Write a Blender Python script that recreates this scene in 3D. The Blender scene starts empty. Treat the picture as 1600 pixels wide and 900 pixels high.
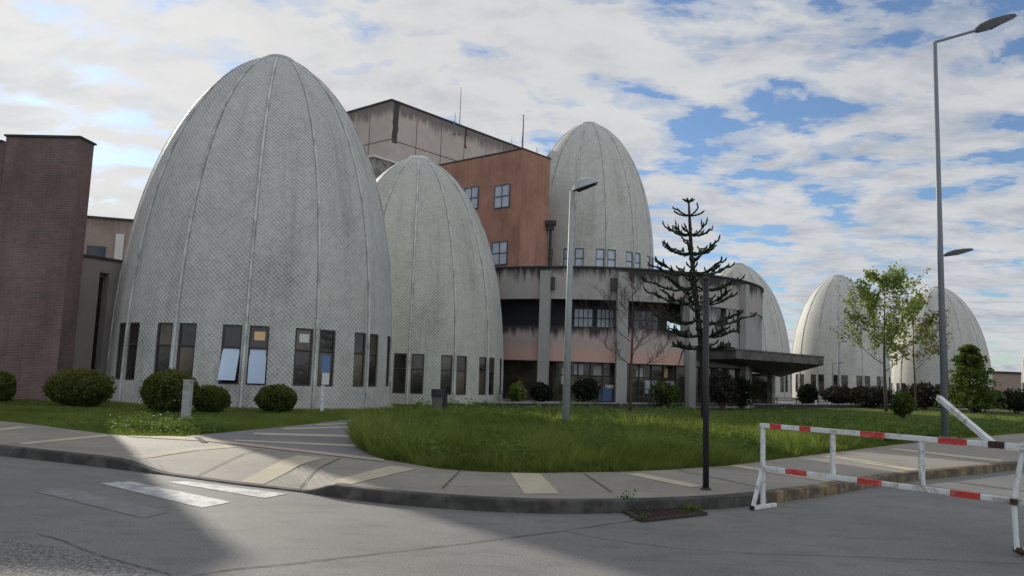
import bpy, bmesh, math, random
import numpy as np
from mathutils import Vector, Matrix
R_ = math.radians
C = bpy.context.scene
COL = C.collection

# ------------------------------------------------------------------ camera
FPX, PITCH, ROLL, EYE = 1200.0, R_(6.4), R_(2.0), 1.6
fw = np.array([0, math.cos(PITCH), math.sin(PITCH)])
r0 = np.array([1.0, 0, 0]); u0 = np.cross(r0, fw)
rt = r0*math.cos(ROLL)+u0*math.sin(ROLL); up = -r0*math.sin(ROLL)+u0*math.cos(ROLL)
CAM = np.array([0, 0, EYE])
cd = bpy.data.cameras.new('camera'); cam = bpy.data.objects.new('camera', cd); COL.objects.link(cam)
cam.matrix_world = Matrix(((rt[0], up[0], -fw[0], 0), (rt[1], up[1], -fw[1], 0), (rt[2], up[2], -fw[2], EYE), (0, 0, 0, 1)))
cd.sensor_width = 36; cd.lens = 36*FPX/1600; cd.clip_start = .05; cd.clip_end = 3000
C.camera = cam

# ------------------------------------------------------------------ light
SUN_AZ = R_(-32.6)          # from +Y towards +X
SUN_EL = R_(20.9)
sdir = Vector((math.sin(SUN_AZ)*math.cos(SUN_EL), math.cos(SUN_AZ)*math.cos(SUN_EL), math.sin(SUN_EL)))
ld = bpy.data.lights.new('sun', 'SUN'); ld.energy = 2.9; ld.angle = R_(.7); ld.color = (1, .93, .82)
lo = bpy.data.objects.new('sun', ld); COL.objects.link(lo)
lo.rotation_euler = sdir.to_track_quat('Z', 'Y').to_euler()
SKY_STR, CLOUD_STR = .072, .60
C.view_settings.view_transform = 'Standard'; C.view_settings.look = 'None'
C.view_settings.exposure = 0.52; C.view_settings.gamma = 1

class G:                                  # tiny node helper
    def __init__(s, nt): s.nt = nt; s.n = nt.nodes; s.l = nt.links
    def new(s, t, **k):
        n = s.n.new(t)
        for a, b in k.items(): setattr(n, a, b)
        return n
    def put(s, sock, v):
        if v is None: return
        if isinstance(v, bpy.types.NodeSocket): s.l.new(v, sock)
        else:
            if hasattr(sock.default_value, '__len__') and len(sock.default_value) == 4 and hasattr(v, '__len__') and len(v) == 3: v = (*v, 1)
            sock.default_value = v
    def math(s, op, a, b=None, c=None, clamp=False):
        n = s.new('ShaderNodeMath', operation=op, use_clamp=clamp); s.put(n.inputs[0], a); s.put(n.inputs[1], b)
        if c is not None: s.put(n.inputs[2], c)
        return n.outputs[0]
    def vmath(s, op, a, b=None):
        n = s.new('ShaderNodeVectorMath', operation=op); s.put(n.inputs[0], a); s.put(n.inputs[1], b)
        return n.outputs['Value'] if op in ('DOT_PRODUCT', 'LENGTH') else n.outputs[0]
    def mix(s, f, a, b, mode='MIX'):
        n = s.new('ShaderNodeMix', data_type='RGBA', blend_type=mode); s.put(n.inputs[0], f); s.put(n.inputs[6], a); s.put(n.inputs[7], b)
        return n.outputs[2]
    def noise(s, vec, scale, detail=4, rough=.55, dist=0):
        n = s.new('ShaderNodeTexNoise'); s.put(n.inputs['Vector'], vec); n.inputs['Scale'].default_value = scale
        n.inputs['Detail'].default_value = detail; n.inputs['Roughness'].default_value = rough; n.inputs['Distortion'].default_value = dist
        return n.outputs['Fac']
    def ramp(s, f, stops):
        n = s.new('ShaderNodeValToRGB'); s.put(n.inputs[0], f); e = n.color_ramp.elements
        while len(e) < len(stops): e.new(.5)
        for i, (p, c) in enumerate(stops):
            e[i].position = p; e[i].color = (c, c, c, 1) if not hasattr(c, '__len__') else (*c, 1)
        return n.outputs[0]
    def scale(s, vec, xyz):
        n = s.new('ShaderNodeVectorMath', operation='MULTIPLY'); s.put(n.inputs[0], vec); n.inputs[1].default_value = xyz
        return n.outputs[0]
    def sep(s, vec):
        n = s.new('ShaderNodeSeparateXYZ'); s.put(n.inputs[0], vec); return n.outputs
    def comb(s, x, y, z):
        n = s.new('ShaderNodeCombineXYZ')
        for i, v in enumerate((x, y, z)): s.put(n.inputs[i], v)
        return n.outputs[0]

W = bpy.data.worlds.new('World'); C.world = W; W.use_nodes = True
g = G(W.node_tree); g.n.clear()
sky = g.new('ShaderNodeTexSky', sky_type='NISHITA', sun_disc=False)
sky.sun_elevation = SUN_EL; sky.sun_rotation = SUN_AZ; sky.air_density = 1.0; sky.dust_density = .25; sky.ozone_density = 1.6
tc = g.new('ShaderNodeTexCoord'); dirv = g.vmath('NORMALIZE', tc.outputs['Generated'])
dx, dy, dz = g.sep(dirv)
zz = g.math('ADD', g.math('MAXIMUM', dz, 0.0), .13)
uv = g.comb(g.math('DIVIDE', dx, zz), g.math('DIVIDE', dy, zz), 0.0)
sd = g.math('MAXIMUM', g.vmath('DOT_PRODUCT', dirv, tuple(sdir)), 0.0)
warp = g.new('ShaderNodeTexNoise'); g.put(warp.inputs['Vector'], uv); warp.inputs['Scale'].default_value = .9; warp.inputs['Detail'].default_value = 3
wv = g.vmath('ADD', uv, g.scale(warp.outputs['Color'], (.4, .4, 0)))
n1 = g.noise(g.scale(wv, (1, 1.25, 1)), .62, 3, .5)               # big cover
n2 = g.noise(g.scale(wv, (1.0, 1.2, 1)), 5.2, 8, .58)             # cloudlets
n3 = g.noise(g.scale(wv, (1, 1.3, 1)), 1.35, 5, .6)
vor = g.new('ShaderNodeTexVoronoi', feature='SMOOTH_F1'); g.put(vor.inputs['Vector'], g.vmath('ADD', g.scale(wv, (1, 1.15, 1)), g.scale(warp.outputs['Color'], (.25, .25, 0))))
vor.inputs['Scale'].default_value = 3.4; vor.inputs['Smoothness'].default_value = .35
puff = g.math('MULTIPLY', g.math('SUBTRACT', .42, vor.outputs['Distance']), .34)
glow = g.math('POWER', sd, 7.0)
cov = g.math('ADD', g.math('MULTIPLY', n1, .55), g.math('MULTIPLY', n2, .95))
cov = g.math('ADD', cov, g.math('MULTIPLY', n3, .40))
cov = g.math('ADD', cov, g.math('MULTIPLY', glow, .07))
cov = g.math('ADD', cov, puff)
cmask = g.ramp(cov, [(.785, .05), (.868, .66), (.96, 1)])
cr = cmask.node.color_ramp; cr.interpolation = 'EASE'
shade = g.ramp(g.math('ADD', g.math('MULTIPLY', n3, .5), g.math('MULTIPLY', g.noise(g.vmath('ADD', g.scale(wv, (1, 1.3, 1)), (.07, -.10, 0)), 4.6, 6, .6), .5)),
               [(.38, (.98, 1.0, 1.02)), (.49, (.89, .92, .96)), (.62, (.60, .66, .76))])
warmc = g.mix(g.math('MINIMUM', g.math('MULTIPLY', g.math('POWER', sd, 5.0), 1.1), 1.0), shade, g.mix(.55, shade, (1.06, 1.04, 1.0)))
cint = g.math('MULTIPLY', CLOUD_STR, g.math('ADD', .78, g.math('ADD', g.math('MULTIPLY', g.math('POWER', sd, 4.0), .07), g.math('MULTIPLY', g.math('POWER', sd, 40.0), .12))))
# front-lit clouds opposite the sun, out of view, brightened to add fill on facades
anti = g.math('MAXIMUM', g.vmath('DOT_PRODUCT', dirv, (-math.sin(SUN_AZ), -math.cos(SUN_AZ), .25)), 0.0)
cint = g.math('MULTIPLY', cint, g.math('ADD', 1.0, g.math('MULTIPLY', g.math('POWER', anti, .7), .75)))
b1 = g.new('ShaderNodeBackground'); g.put(b1.inputs[0], g.mix(1.0, sky.outputs[0], (.78, .94, 1.14), 'MULTIPLY')); b1.inputs[1].default_value = SKY_STR
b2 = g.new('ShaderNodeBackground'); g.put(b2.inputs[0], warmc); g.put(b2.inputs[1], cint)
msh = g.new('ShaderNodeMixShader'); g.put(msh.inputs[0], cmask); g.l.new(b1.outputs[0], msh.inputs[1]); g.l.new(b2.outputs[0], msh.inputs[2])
out = g.new('ShaderNodeOutputWorld'); g.l.new(msh.outputs[0], out.inputs[0])

# ------------------------------------------------------------------ survey helpers
def gp(x, y, z=0.0):                      # ground point seen at a photo pixel
    d = fw+rt*(x-800)/FPX+up*(450-y)/FPX
    return CAM+d*((z-EYE)/d[2])
def at(x, y, Y):                          # point at depth Y
    d = fw+rt*(x-800)/FPX+up*(450-y)/FPX
    return CAM+d*(Y/d[1])
def xat(x, Y): return at(x, 590, Y)[0]

# ------------------------------------------------------------------ mesh helpers
class MB:
    def __init__(s): s.v = []; s.f = []; s.uv = {}
    def add(s, vs, fs, uvs=None):
        o = len(s.v); s.v += [tuple(float(c) for c in p) for p in vs]
        for i, f in enumerate(fs):
            if uvs is not None: s.uv[len(s.f)] = uvs[i]
            s.f.append([o+k for k in f])
        return s
    def box(s, c, d, rz=0, rot=None):
        m = rot if rot is not None else Matrix.Rotation(rz, 3, 'Z')
        vs = [Vector(c)+m @ Vector((d[0]*a/2, d[1]*b/2, d[2]*e/2)) for a in (-1, 1) for b in (-1, 1) for e in (-1, 1)]
        return s.add(vs, [(0, 1, 3, 2), (4, 6, 7, 5), (0, 4, 5, 1), (2, 3, 7, 6), (0, 2, 6, 4), (1, 5, 7, 3)])
    def bar(s, a, b, w, h=None):            # square bar between two points
        a = Vector(a); b = Vector(b); h = h or w; d = (b-a); L = d.length
        q = d.to_track_quat('X', 'Z').to_matrix()
        return s.box((a+b)/2, (L, w, h), rot=q)
    def prism(s, poly, z0, z1):
        n = len(poly); z0 = z0 if hasattr(z0, '__len__') else [z0]*n; z1 = z1 if hasattr(z1, '__len__') else [z1]*n
        vs = [(p[0], p[1], z0[i]) for i, p in enumerate(poly)]+[(p[0], p[1], z1[i]) for i, p in enumerate(poly)]
        fs = [tuple(range(n-1, -1, -1)), tuple(range(n, 2*n))]+[(i, (i+1) % n, n+(i+1) % n, n+i) for i in range(n)]
        return s.add(vs, fs)
    def tube(s, pts, rad, n=8, cap=True):
        pts = [Vector(p) for p in pts]; rad = rad if hasattr(rad, '__len__') else [rad]*len(pts)
        vs = []; pr = None
        for i, p in enumerate(pts):
            t = (pts[min(i+1, len(pts)-1)]-pts[max(i-1, 0)]).normalized()
            if pr is None: pr = t.orthogonal().normalized()
            a = (pr-t*pr.dot(t))
            a = a.normalized() if a.length > 1e-5 else t.orthogonal().normalized()
            pr = a; b = t.cross(a)
            for k in range(n):
                w = 2*math.pi*k/n; vs.append(p+(a*math.cos(w)+b*math.sin(w))*rad[i])
        fs = [(i*n+k, i*n+(k+1) % n, (i+1)*n+(k+1) % n, (i+1)*n+k) for i in range(len(pts)-1) for k in range(n)]
        if cap: fs += [tuple(range(n-1, -1, -1)), tuple((len(pts)-1)*n+k for k in range(n))]
        return s.add(vs, fs)
    def lathe(s, prof, n=32, c=(0, 0, 0)):
        vs = [(c[0]+r*math.cos(2*math.pi*k/n), c[1]+r*math.sin(2*math.pi*k/n), c[2]+z) for r, z in prof for k in range(n)]
        m = len(prof)
        fs = [(i*n+k, i*n+(k+1) % n, (i+1)*n+(k+1) % n, (i+1)*n+k) for i in range(m-1) for k in range(n)]
        fs += [tuple(range(n-1, -1, -1)), tuple((m-1)*n+k for k in range(n))]
        return s.add(vs, fs)
    def arc(s, c, ri, ro, z0, z1, a0, a1, n=48):   # ring sector; angle from -Y towards +X
        vs = []; fs = []; uvs = []
        for i in range(n+1):
            a = a0+(a1-a0)*i/n
            for r in (ri, ro):
                for z in (z0, z1): vs.append((c[0]+r*math.sin(a), c[1]-r*math.cos(a), z))
        for i in range(n):
            o = 4*i; p = o+4; ua = ro*(a0+(a1-a0)*i/n); ub = ro*(a0+(a1-a0)*(i+1)/n)
            fs += [(o+2, p+2, p+3, o+3), (o+1, p+1, p, o), (o+3, p+3, p+1, o+1), (o+2, o, p, p+2)]
            uvs += [[(ua, z0), (ub, z0), (ub, z1), (ua, z1)], [(ua, z1), (ub, z1), (ub, z0), (ua, z0)],
                    [(ua, z1), (ub, z1), (ub, z1), (ua, z1)], [(ua, z0), (ua, z0), (ub, z0), (ub, z0)]]
        fs += [(0, 2, 3, 1), (4*n+2, 4*n, 4*n+1, 4*n+3)]
        uvs += [[(0, z0), (.3, z0), (.3, z1), (0, z1)]]*2
        return s.add(vs, fs, uvs)
    def build(s, name, mat, parent=None, smooth=False, bevel=0, **props):
        me = bpy.data.meshes.new(name); V = s.v
        if parent is not None:
            q = world_loc(parent); V = [(p[0]-q[0], p[1]-q[1], p[2]-q[2]) for p in V]
        me.from_pydata(V, [], s.f); me.materials.append(mat)
        ul = me.uv_layers.new(name='UVMap')
        for pi, p in enumerate(me.polygons):
            if pi in s.uv:
                for li, q in zip(p.loop_indices, s.uv[pi]): ul.data[li].uv = q
                continue
            nn = p.normal
            if abs(nn.z) > .7:
                for li in p.loop_indices:
                    q = s.v[me.loops[li].vertex_index]; ul.data[li].uv = (q[0], q[1])
            else:
                t = Vector((-nn.y, nn.x, 0)).normalized()
                for li in p.loop_indices:
                    q = s.v[me.loops[li].vertex_index]; ul.data[li].uv = (q[0]*t.x+q[1]*t.y, q[2])
        if smooth:
            for p in me.polygons: p.use_smooth = True
        o = bpy.data.objects.new(name, me); COL.objects.link(o)
        if parent is not None: o.parent = parent
        if bevel:
            b = o.modifiers.new('bevel', 'BEVEL'); b.width = bevel; b.segments = 2; b.limit_method = 'ANGLE'
        for k, v in props.items(): o[k] = v
        return o
def world_loc(o):
    q = Vector(o.location)
    while o.parent: o = o.parent; q += Vector(o.location)
    return q
def thing(name, loc, label, cat, group=None):
    o = bpy.data.objects.new(name, None); COL.objects.link(o); o.location = [float(c) for c in loc]; o.empty_display_size = .3
    return tag(o, label, cat, group)
def tag(o, label, cat, group=None):
    o['label'] = label; o['category'] = cat
    if group: o['group'] = group
    return o
def copy_tree(o, parent=None):
    c = o.copy(); COL.objects.link(c)
    if parent is not None: c.parent = parent
    for ch in list(o.children): copy_tree(ch, c)
    return c
def quads(name, P, A, B, mat, tint, parent=None, tri=False):   # fast cloud of leaf faces
    n = len(P); off = np.array(world_loc(parent)) if parent is not None else np.zeros(3)
    V = np.stack([P-A-B, P+A-B, P+A+B, P-A+B], 1) if not tri else np.stack([P-A, P+A, P+B+A*.15, P+B-A*.15], 1)
    V = V-off
    me = bpy.data.meshes.new(name); me.vertices.add(4*n); me.vertices.foreach_set('co', V.reshape(-1).astype('f'))
    me.loops.add(4*n); me.loops.foreach_set('vertex_index', np.arange(4*n, dtype='i'))
    me.polygons.add(n); me.polygons.foreach_set('loop_start', np.arange(0, 4*n, 4, dtype='i'))
    me.update(calc_edges=True)
    at_ = me.attributes.new('tint', 'FLOAT', 'FACE'); at_.data.foreach_set('value', tint.astype('f'))
    me.materials.append(mat)
    o = bpy.data.objects.new(name, me); COL.objects.link(o)
    if parent is not None: o.parent = parent
    return o
rng = np.random.default_rng(7); random.seed(7)
def vnoise(x, y, seed=0):                 # smooth value noise
    xi = np.floor(x).astype(int); yi = np.floor(y).astype(int); fx = x-xi; fy = y-yi
    fx = fx*fx*(3-2*fx); fy = fy*fy*(3-2*fy)
    def h(a, b):
        k = (a*374761393+b*668265263+seed*974711) & 0x7fffffff
        k = ((k ^ (k >> 13))*1274126177) & 0x7fffffff
        return (k % 10007)/10007.0
    return (h(xi, yi)*(1-fx)+h(xi+1, yi)*fx)*(1-fy)+(h(xi, yi+1)*(1-fx)+h(xi+1, yi+1)*fx)*fy

# ------------------------------------------------------------------ materials
def mat(name):
    m = bpy.data.materials.new(name); m.use_nodes = True; k = G(m.node_tree)
    return m, k, k.n['Principled BSDF']
def rough_mat(name, col, rough=.8, var=.25, scale=3.0, fine=40.0, bump=.15, dist=.01, metal=0, spec=.4, dirt=None, coords='Object'):
    m, k, b = mat(name); t = k.new('ShaderNodeTexCoord').outputs[coords]
    a = k.noise(t, scale, 5, .6); f = k.noise(t, fine, 4, .6)
    v = k.math('ADD', k.math('MULTIPLY', k.math('SUBTRACT', a, .5), 2*var), k.math('MULTIPLY', k.math('SUBTRACT', f, .5), var))
    c = k.mix(1.0, col, k.comb(*[k.math('ADD', 1.0, v)]*3), 'MULTIPLY')
    if dirt:
        d = k.ramp(k.noise(t, dirt[1], 6, .65), [(dirt[2], 0), (dirt[2]+.18, 1)]); c = k.mix(k.math('MULTIPLY', d, dirt[3]), c, dirt[0])
    k.put(b.inputs['Base Color'], c); b.inputs['Roughness'].default_value = rough; b.inputs['Metallic'].default_value = metal
    b.inputs['Specular IOR Level'].default_value = spec
    if bump:
        bn = k.new('ShaderNodeBump'); bn.inputs['Strength'].default_value = bump; bn.inputs['Distance'].default_value = dist
        k.put(bn.inputs['Height'], f); k.l.new(bn.outputs[0], b.inputs['Normal'])
    return m
def stained(name, col, ztop, length, dark=(.03, .03, .03), amount=.9, col2=None, zmix=None, thr=.42, rough=.85):
    # concrete with black algae runs that start at the top edge
    m, k, b = mat(name); uvn = k.new('ShaderNodeTexCoord').outputs['UV']; u, v, _ = k.sep(uvn)
    ob = uvn
    base = k.mix(k.math('MULTIPLY', k.noise(ob, 1.2, 5), .9), col, tuple(c*.68 for c in col))
    if col2: base = k.mix(k.ramp(k.math('ADD', k.math('SUBTRACT', v, zmix), k.math('MULTIPLY', k.math('SUBTRACT', k.noise(ob, 1.6, 4), .5), .9)), [(.3, 1), (.62, 0)]) if False else
                          k.math('SUBTRACT', 1.0, k.math('ADD', .5, k.math('ADD', k.math('MULTIPLY', k.math('SUBTRACT', v, zmix), 1.6), k.math('MULTIPLY', k.math('SUBTRACT', k.noise(ob, 1.6, 4), .5), 1.2)), clamp=True)), base, col2)
    st = k.noise(k.comb(k.math('MULTIPLY', u, 3.2), k.math('MULTIPLY', v, .35), 0.0), 1.0, 6, .7)
    big = k.noise(k.comb(k.math('MULTIPLY', u, .5), k.math('MULTIPLY', v, .3), 3.0), 1.0, 3, .5)
    h = k.math('DIVIDE', k.math('SUBTRACT', ztop, v), length)               # 0 top -> 1
    lim = k.math('ADD', k.math('MULTIPLY', st, 1.15), k.math('MULTIPLY', k.math('SUBTRACT', big, .5), 1.0))
    msk = k.math('MULTIPLY', k.math('SUBTRACT', k.math('SUBTRACT', lim, thr*.5), k.math('MULTIPLY', h, .75)), 3.2, clamp=True)
    c = k.mix(k.math('MULTIPLY', msk, amount), base, dark)
    k.put(b.inputs['Base Color'], c); b.inputs['Roughness'].default_value = rough; b.inputs['Specular IOR Level'].default_value = .25
    return m
def brick_mat(name, c1, c2, mortar, var=.35):
    m, k, b = mat(name); uvn = k.new('ShaderNodeTexCoord').outputs['UV']
    n = k.new('ShaderNodeTexBrick'); k.put(n.inputs['Vector'], uvn); n.inputs['Scale'].default_value = 1
    n.inputs['Brick Width'].default_value = .29; n.inputs['Row Height'].default_value = .085; n.inputs['Mortar Size'].default_value = .009
    n.inputs['Color1'].default_value = (*c1, 1); n.inputs['Color2'].default_value = (*c2, 1); n.inputs['Mortar'].default_value = (*mortar, 1)
    a = k.noise(k.scale(uvn, (1, .6, 1)), .55, 6, .65)
    st = k.noise(k.scale(uvn, (2.2, .18, 1)), 1, 5, .65)
    c = k.mix(1.0, n.outputs['Color'], k.ramp(a, [(.3, 1-var), (.7, 1+var*.5)]), 'MULTIPLY')
    c = k.mix(k.ramp(st, [(.5, 0), (.75, .45)]), c, tuple(x*.45 for x in c1))
    k.put(b.inputs['Base Color'], c); b.inputs['Roughness'].default_value = .9; b.inputs['Specular IOR Level'].default_value = .2
    bn = k.new('ShaderNodeBump'); bn.inputs['Strength'].default_value = .4; bn.inputs['Distance'].default_value = .008
    k.put(bn.inputs['Height'], k.math('SUBTRACT', 1.0, n.outputs['Fac'])); k.l.new(bn.outputs[0], b.inputs['Normal'])
    return m
def egg_mat(name, col, line=.45, dirtc=(.20, .19, .15)):
    m, k, b = mat(name); t = k.new('ShaderNodeTexCoord'); u, v, _ = k.sep(t.outputs['UV']); ob = t.outputs['Object']
    def tri(x): return k.math('ABSOLUTE', k.math('SUBTRACT', k.math('FRACT', x), .5))
    S = 5.9
    a = tri(k.math('MULTIPLY', k.math('ADD', k.math('MULTIPLY', u, 1.0), k.math('MULTIPLY', v, 1.0)), S))
    c_ = tri(k.math('MULTIPLY', k.math('SUBTRACT', k.math('MULTIPLY', u, 1.0), k.math('MULTIPLY', v, 1.0)), S))
    ga = k.ramp(a, [(.0, 1), (.10, 0.75), (.2, 0)]); gc = k.ramp(c_, [(.0, .8), (.10, .6), (.2, 0)])
    wear = k.ramp(k.noise(ob, .35, 4), [(.35, .55), (.65, 1)])
    ln = k.math('MULTIPLY', k.math('MAXIMUM', ga, gc), wear)
    rx = k.math('MULTIPLY', u, 1.0)
    run = k.noise(k.comb(k.math('MULTIPLY', u, 2.3), k.math('MULTIPLY', v, .16), k.math('MULTIPLY', k.sep(ob)[0], .25)), 1.0, 6, .65)
    blot = k.noise(ob, .6, 6, .65)
    c = k.mix(k.ramp(blot, [(.42, 0), (.75, .28)]), col, dirtc)
    c = k.mix(k.ramp(run, [(.5, 0), (.75, .42)]), c, dirtc)
    cellv = k.new('ShaderNodeTexWhiteNoise', noise_dimensions='2D')
    k.put(cellv.inputs['Vector'], k.comb(k.math('FLOOR', k.math('MULTIPLY', k.math('ADD', u, v), S)), k.math('FLOOR', k.math('MULTIPLY', k.math('SUBTRACT', u, v), S)), 0.0))
    c = k.mix(1.0, c, k.ramp(cellv.outputs['Value'], [(0, .88), (1, 1.06)]), 'MULTIPLY')
    c = k.mix(k.math('MULTIPLY', ln, line), c, (.07, .075, .075))
    k.put(b.inputs['Base Color'], c); b.inputs['Roughness'].default_value = .62; b.inputs['Specular IOR Level'].default_value = .35
    bn = k.new('ShaderNodeBump'); bn.inputs['Strength'].default_value = .5; bn.inputs['Distance'].default_value = .012
    k.put(bn.inputs['Height'], k.math('SUBTRACT', 1.0, ln)); k.l.new(bn.outputs[0], b.inputs['Normal'])
    return m
def glass_mat(name, col, rough=.06, spec=.6, wavy=.02, var=.5):
    m, k, b = mat(name); t = k.new('ShaderNodeTexCoord').outputs['Object']
    c = k.mix(k.ramp(k.noise(t, 1.1, 3), [(.35, 0), (.65, 1)]), tuple(x*(1-var) for x in col), tuple(x*(1+var) for x in col))
    k.put(b.inputs['Base Color'], c); b.inputs['Roughness'].default_value = rough; b.inputs['Specular IOR Level'].default_value = spec
    bn = k.new('ShaderNodeBump'); bn.inputs['Strength'].default_value = .2; bn.inputs['Distance'].default_value = wavy
    k.put(bn.inputs['Height'], k.noise(t, 1.7, 2)); k.l.new(bn.outputs[0], b.inputs['Normal'])
    return m
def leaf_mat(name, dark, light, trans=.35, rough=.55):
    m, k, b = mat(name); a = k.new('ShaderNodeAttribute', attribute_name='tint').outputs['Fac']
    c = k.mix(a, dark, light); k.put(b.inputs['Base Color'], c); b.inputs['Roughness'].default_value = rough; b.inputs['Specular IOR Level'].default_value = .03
    tr = k.new('ShaderNodeBsdfTranslucent'); k.put(tr.inputs[0], k.mix(.5, c, (light[0]*1.5, light[1]*1.5, light[2]*.6)))
    mx = k.new('ShaderNodeMixShader'); mx.inputs[0].default_value = trans
    k.l.new(b.outputs[0], mx.inputs[1]); k.l.new(tr.outputs[0], mx.inputs[2]); k.l.new(mx.outputs[0], k.n['Material Output'].inputs[0])
    return m

M = {}
def road_mat(name, col, grain=.5, crack=True, patch=(.10, .10, .095), fs=55, lo=.25, hi=.75):
    m, k, b = mat(name); t = k.new('ShaderNodeTexCoord').outputs['Object']
    a = k.noise(t, .45, 6, .6); d = k.noise(k.scale(t, (1, 2.2, 1)), 1.7, 6, .65); f = k.noise(t, fs, 3, .7); f2 = k.noise(t, 160, 2, .6)
    c = k.mix(k.ramp(a, [(.3, 0), (.7, 1)]), tuple(x*.78 for x in col), tuple(x*1.12 for x in col))
    c = k.mix(k.ramp(d, [(.5, 0), (.72, .55)]), c, patch)
    c = k.mix(1.0, c, k.ramp(f, [(lo, 1-grain*.7), (hi, 1+grain*.6)]), 'MULTIPLY')
    sp = k.ramp(k.noise(t, 7, 5, .75), [(.63, 0), (.7, .5)]); c = k.mix(sp, c, tuple(x*.5 for x in col))
    if crack:
        vn = k.new('ShaderNodeTexVoronoi', feature='DISTANCE_TO_EDGE'); k.put(vn.inputs['Vector'], k.vmath('ADD', t, k.scale(k.new('ShaderNodeTexNoise').outputs['Color'], (.0, .0, 0))))
        vn.inputs['Scale'].default_value = .22
        nz = k.noise(t, 2.4, 5, .7)
        e = k.math('ADD', vn.outputs['Distance'], k.math('MULTIPLY', k.math('SUBTRACT', nz, .5), .05))
        c = k.mix(k.ramp(k.math('ABSOLUTE', e), [(.0, .75), (.003, .0)]), c, (.03, .03, .03))
    k.put(b.inputs['Base Color'], c); b.inputs['Roughness'].default_value = .78; b.inputs['Specular IOR Level'].default_value = .35
    bn = k.new('ShaderNodeBump'); bn.inputs['Strength'].default_value = .55; bn.inputs['Distance'].default_value = .012
    k.put(bn.inputs['Height'], k.math('ADD', f, k.math('MULTIPLY', f2, .5))); k.l.new(bn.outputs[0], b.inputs['Normal'])
    return m
M['road'] = road_mat('concrete_road', (.205, .20, .18), .8, False, (.105, .102, .094))
M['sungrain'] = road_mat('painted_sun_grain', (.20, .195, .175), 1.0, False, (.13, .125, .115), 34, .40, .62)  # raking sun painted in as sharper, higher-contrast road grain
M['sidewalk'] = road_mat('sidewalk_slabs', (.30, .27, .22), .4, False, (.17, .15, .13))
M['path'] = road_mat('path_slabs', (.22, .21, .20), .4, False, (.14, .135, .125))
M['band'] = rough_mat('pale_aggregate', (.47, .41, .29), .9, .3, 2.5, 45, .4)
M['pinkband'] = rough_mat('pinkish_aggregate', (.42, .335, .27), .9, .3, 2.5, 45, .4)
M['joint'] = rough_mat('dark_joint', (.085, .08, .07), .95, .4)
M['paint'] = rough_mat('worn_white_paint', (.50, .50, .47), .7, .25, 3, 30, .3, dirt=((.2, .2, .19), 5.0, .44, .9))
M['fadepaint'] = rough_mat('faded_white_paint', (.245, .24, .225), .8, .2, 3, 30, .3, dirt=((.195, .19, .175), 4.0, .36, 1.0))
M['kerb'] = rough_mat('kerb_concrete', (.085, .08, .07), .9, .5, 2, 30, .5, dirt=((.035, .033, .028), 3, .40, .9))
M['ykerb'] = rough_mat('kerb_old_yellow', (.25, .185, .09), .85, .5, 3, 30, .4, dirt=((.075, .062, .045), 4, .36, .95))
M['soil'] = rough_mat('lawn_soil', (.045, .065, .02), .95, .5, 1.5, 20, .5, dirt=((.05, .045, .025), 2, .5, .6))
M['ground'] = rough_mat('far_ground', (.07, .08, .045), .95, .4, .3, 5, 0)
M['terrace'] = rough_mat('terrace_paving', (.16, .155, .15), .9, .25, 1, 20, .2)
M['egg'] = egg_mat('egg_tiles', (.565, .56, .515), .60)
M['egg2'] = egg_mat('egg_tiles_weathered', (.56, .56, .49), .60, (.22, .20, .14))
M['eggfar'] = egg_mat('egg_tiles_pale', (.56, .55, .49), .20, (.24, .22, .16))
M['rib'] = rough_mat('rib_strip', (.58, .58, .55), .6, .3, 2, 20, .1, dirt=((.22, .21, .19), 1.3, .45, .7))
M['ribshade'] = rough_mat('rib_shade_stained', (.30, .30, .28), .6, .3, 2, 20, .1, dirt=((.09, .09, .08), 1.3, .45, .8))  # edge shade of the ribs painted in, with stains
M['plinth'] = rough_mat('plinth_concrete', (.30, .29, .26), .9, .3, 1.5, 20, .2, dirt=((.09, .085, .07), 2, .45, .8))
M['cap'] = rough_mat('cap_sheet', (.45, .46, .45), .5, .25, 3, 20, .1)
M['capwhite'] = rough_mat('cap_white', (.75, .75, .73), .5, .15, 3, 20, .1)
M['frame'] = rough_mat('window_frame_brown', (.055, .045, .038), .5, .2)
M['gframe'] = rough_mat('window_frame_green', (.045, .075, .075), .5, .2)
M['bframe'] = rough_mat('window_frame_blue', (.06, .09, .13), .5, .2)
M['glass'] = glass_mat('dark_glass', (.022, .020, .018), .06, .55)
M['glass2'] = glass_mat('room_behind_glass', (.075, .062, .042), .1, .5)
M['glass3'] = glass_mat('blind_and_skyshine_glass', (.42, .45, .50), .12, .6, var=.15)  # sky reflection painted into the pale base, along with blinds
M['openpane'] = glass_mat('pale_blue_glass', (.40, .50, .62), .15, .7, var=.1)  # pale blue base colour, glossy
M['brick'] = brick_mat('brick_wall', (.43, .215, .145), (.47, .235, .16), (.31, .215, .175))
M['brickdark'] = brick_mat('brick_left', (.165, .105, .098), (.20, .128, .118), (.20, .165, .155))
M['beige'] = stained('beige_panels', (.62, .52, .46), 22.9, 1.6, (.10, .085, .08), .75, thr=.95)
M['groove'] = rough_mat('groove', (.19, .14, .12), .9, .2)
M['stain'] = rough_mat('black_run', (.075, .065, .06), .95, .35)
M['parapet'] = stained('parapet_concrete', (.47, .425, .395), 8.3, 1.6, (.028, .026, .025), .93, thr=.36)
M['spandrel'] = stained('spandrel_plaster', (.50, .415, .375), 4.66, 1.25, (.025, .023, .023), .93, (.56, .36, .29), 3.35, thr=.42)
M['column'] = stained('column_concrete', (.42, .41, .385), 8.2, 3.0, (.035, .033, .03), .8, thr=.95)
M['sidewall'] = stained('wing_concrete', (.42, .41, .385), 6.4, 3.5, (.03, .03, .03), .85, thr=.75)
M['recess'] = rough_mat('recess_wall', (.05, .05, .055), .8, .3)
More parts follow.
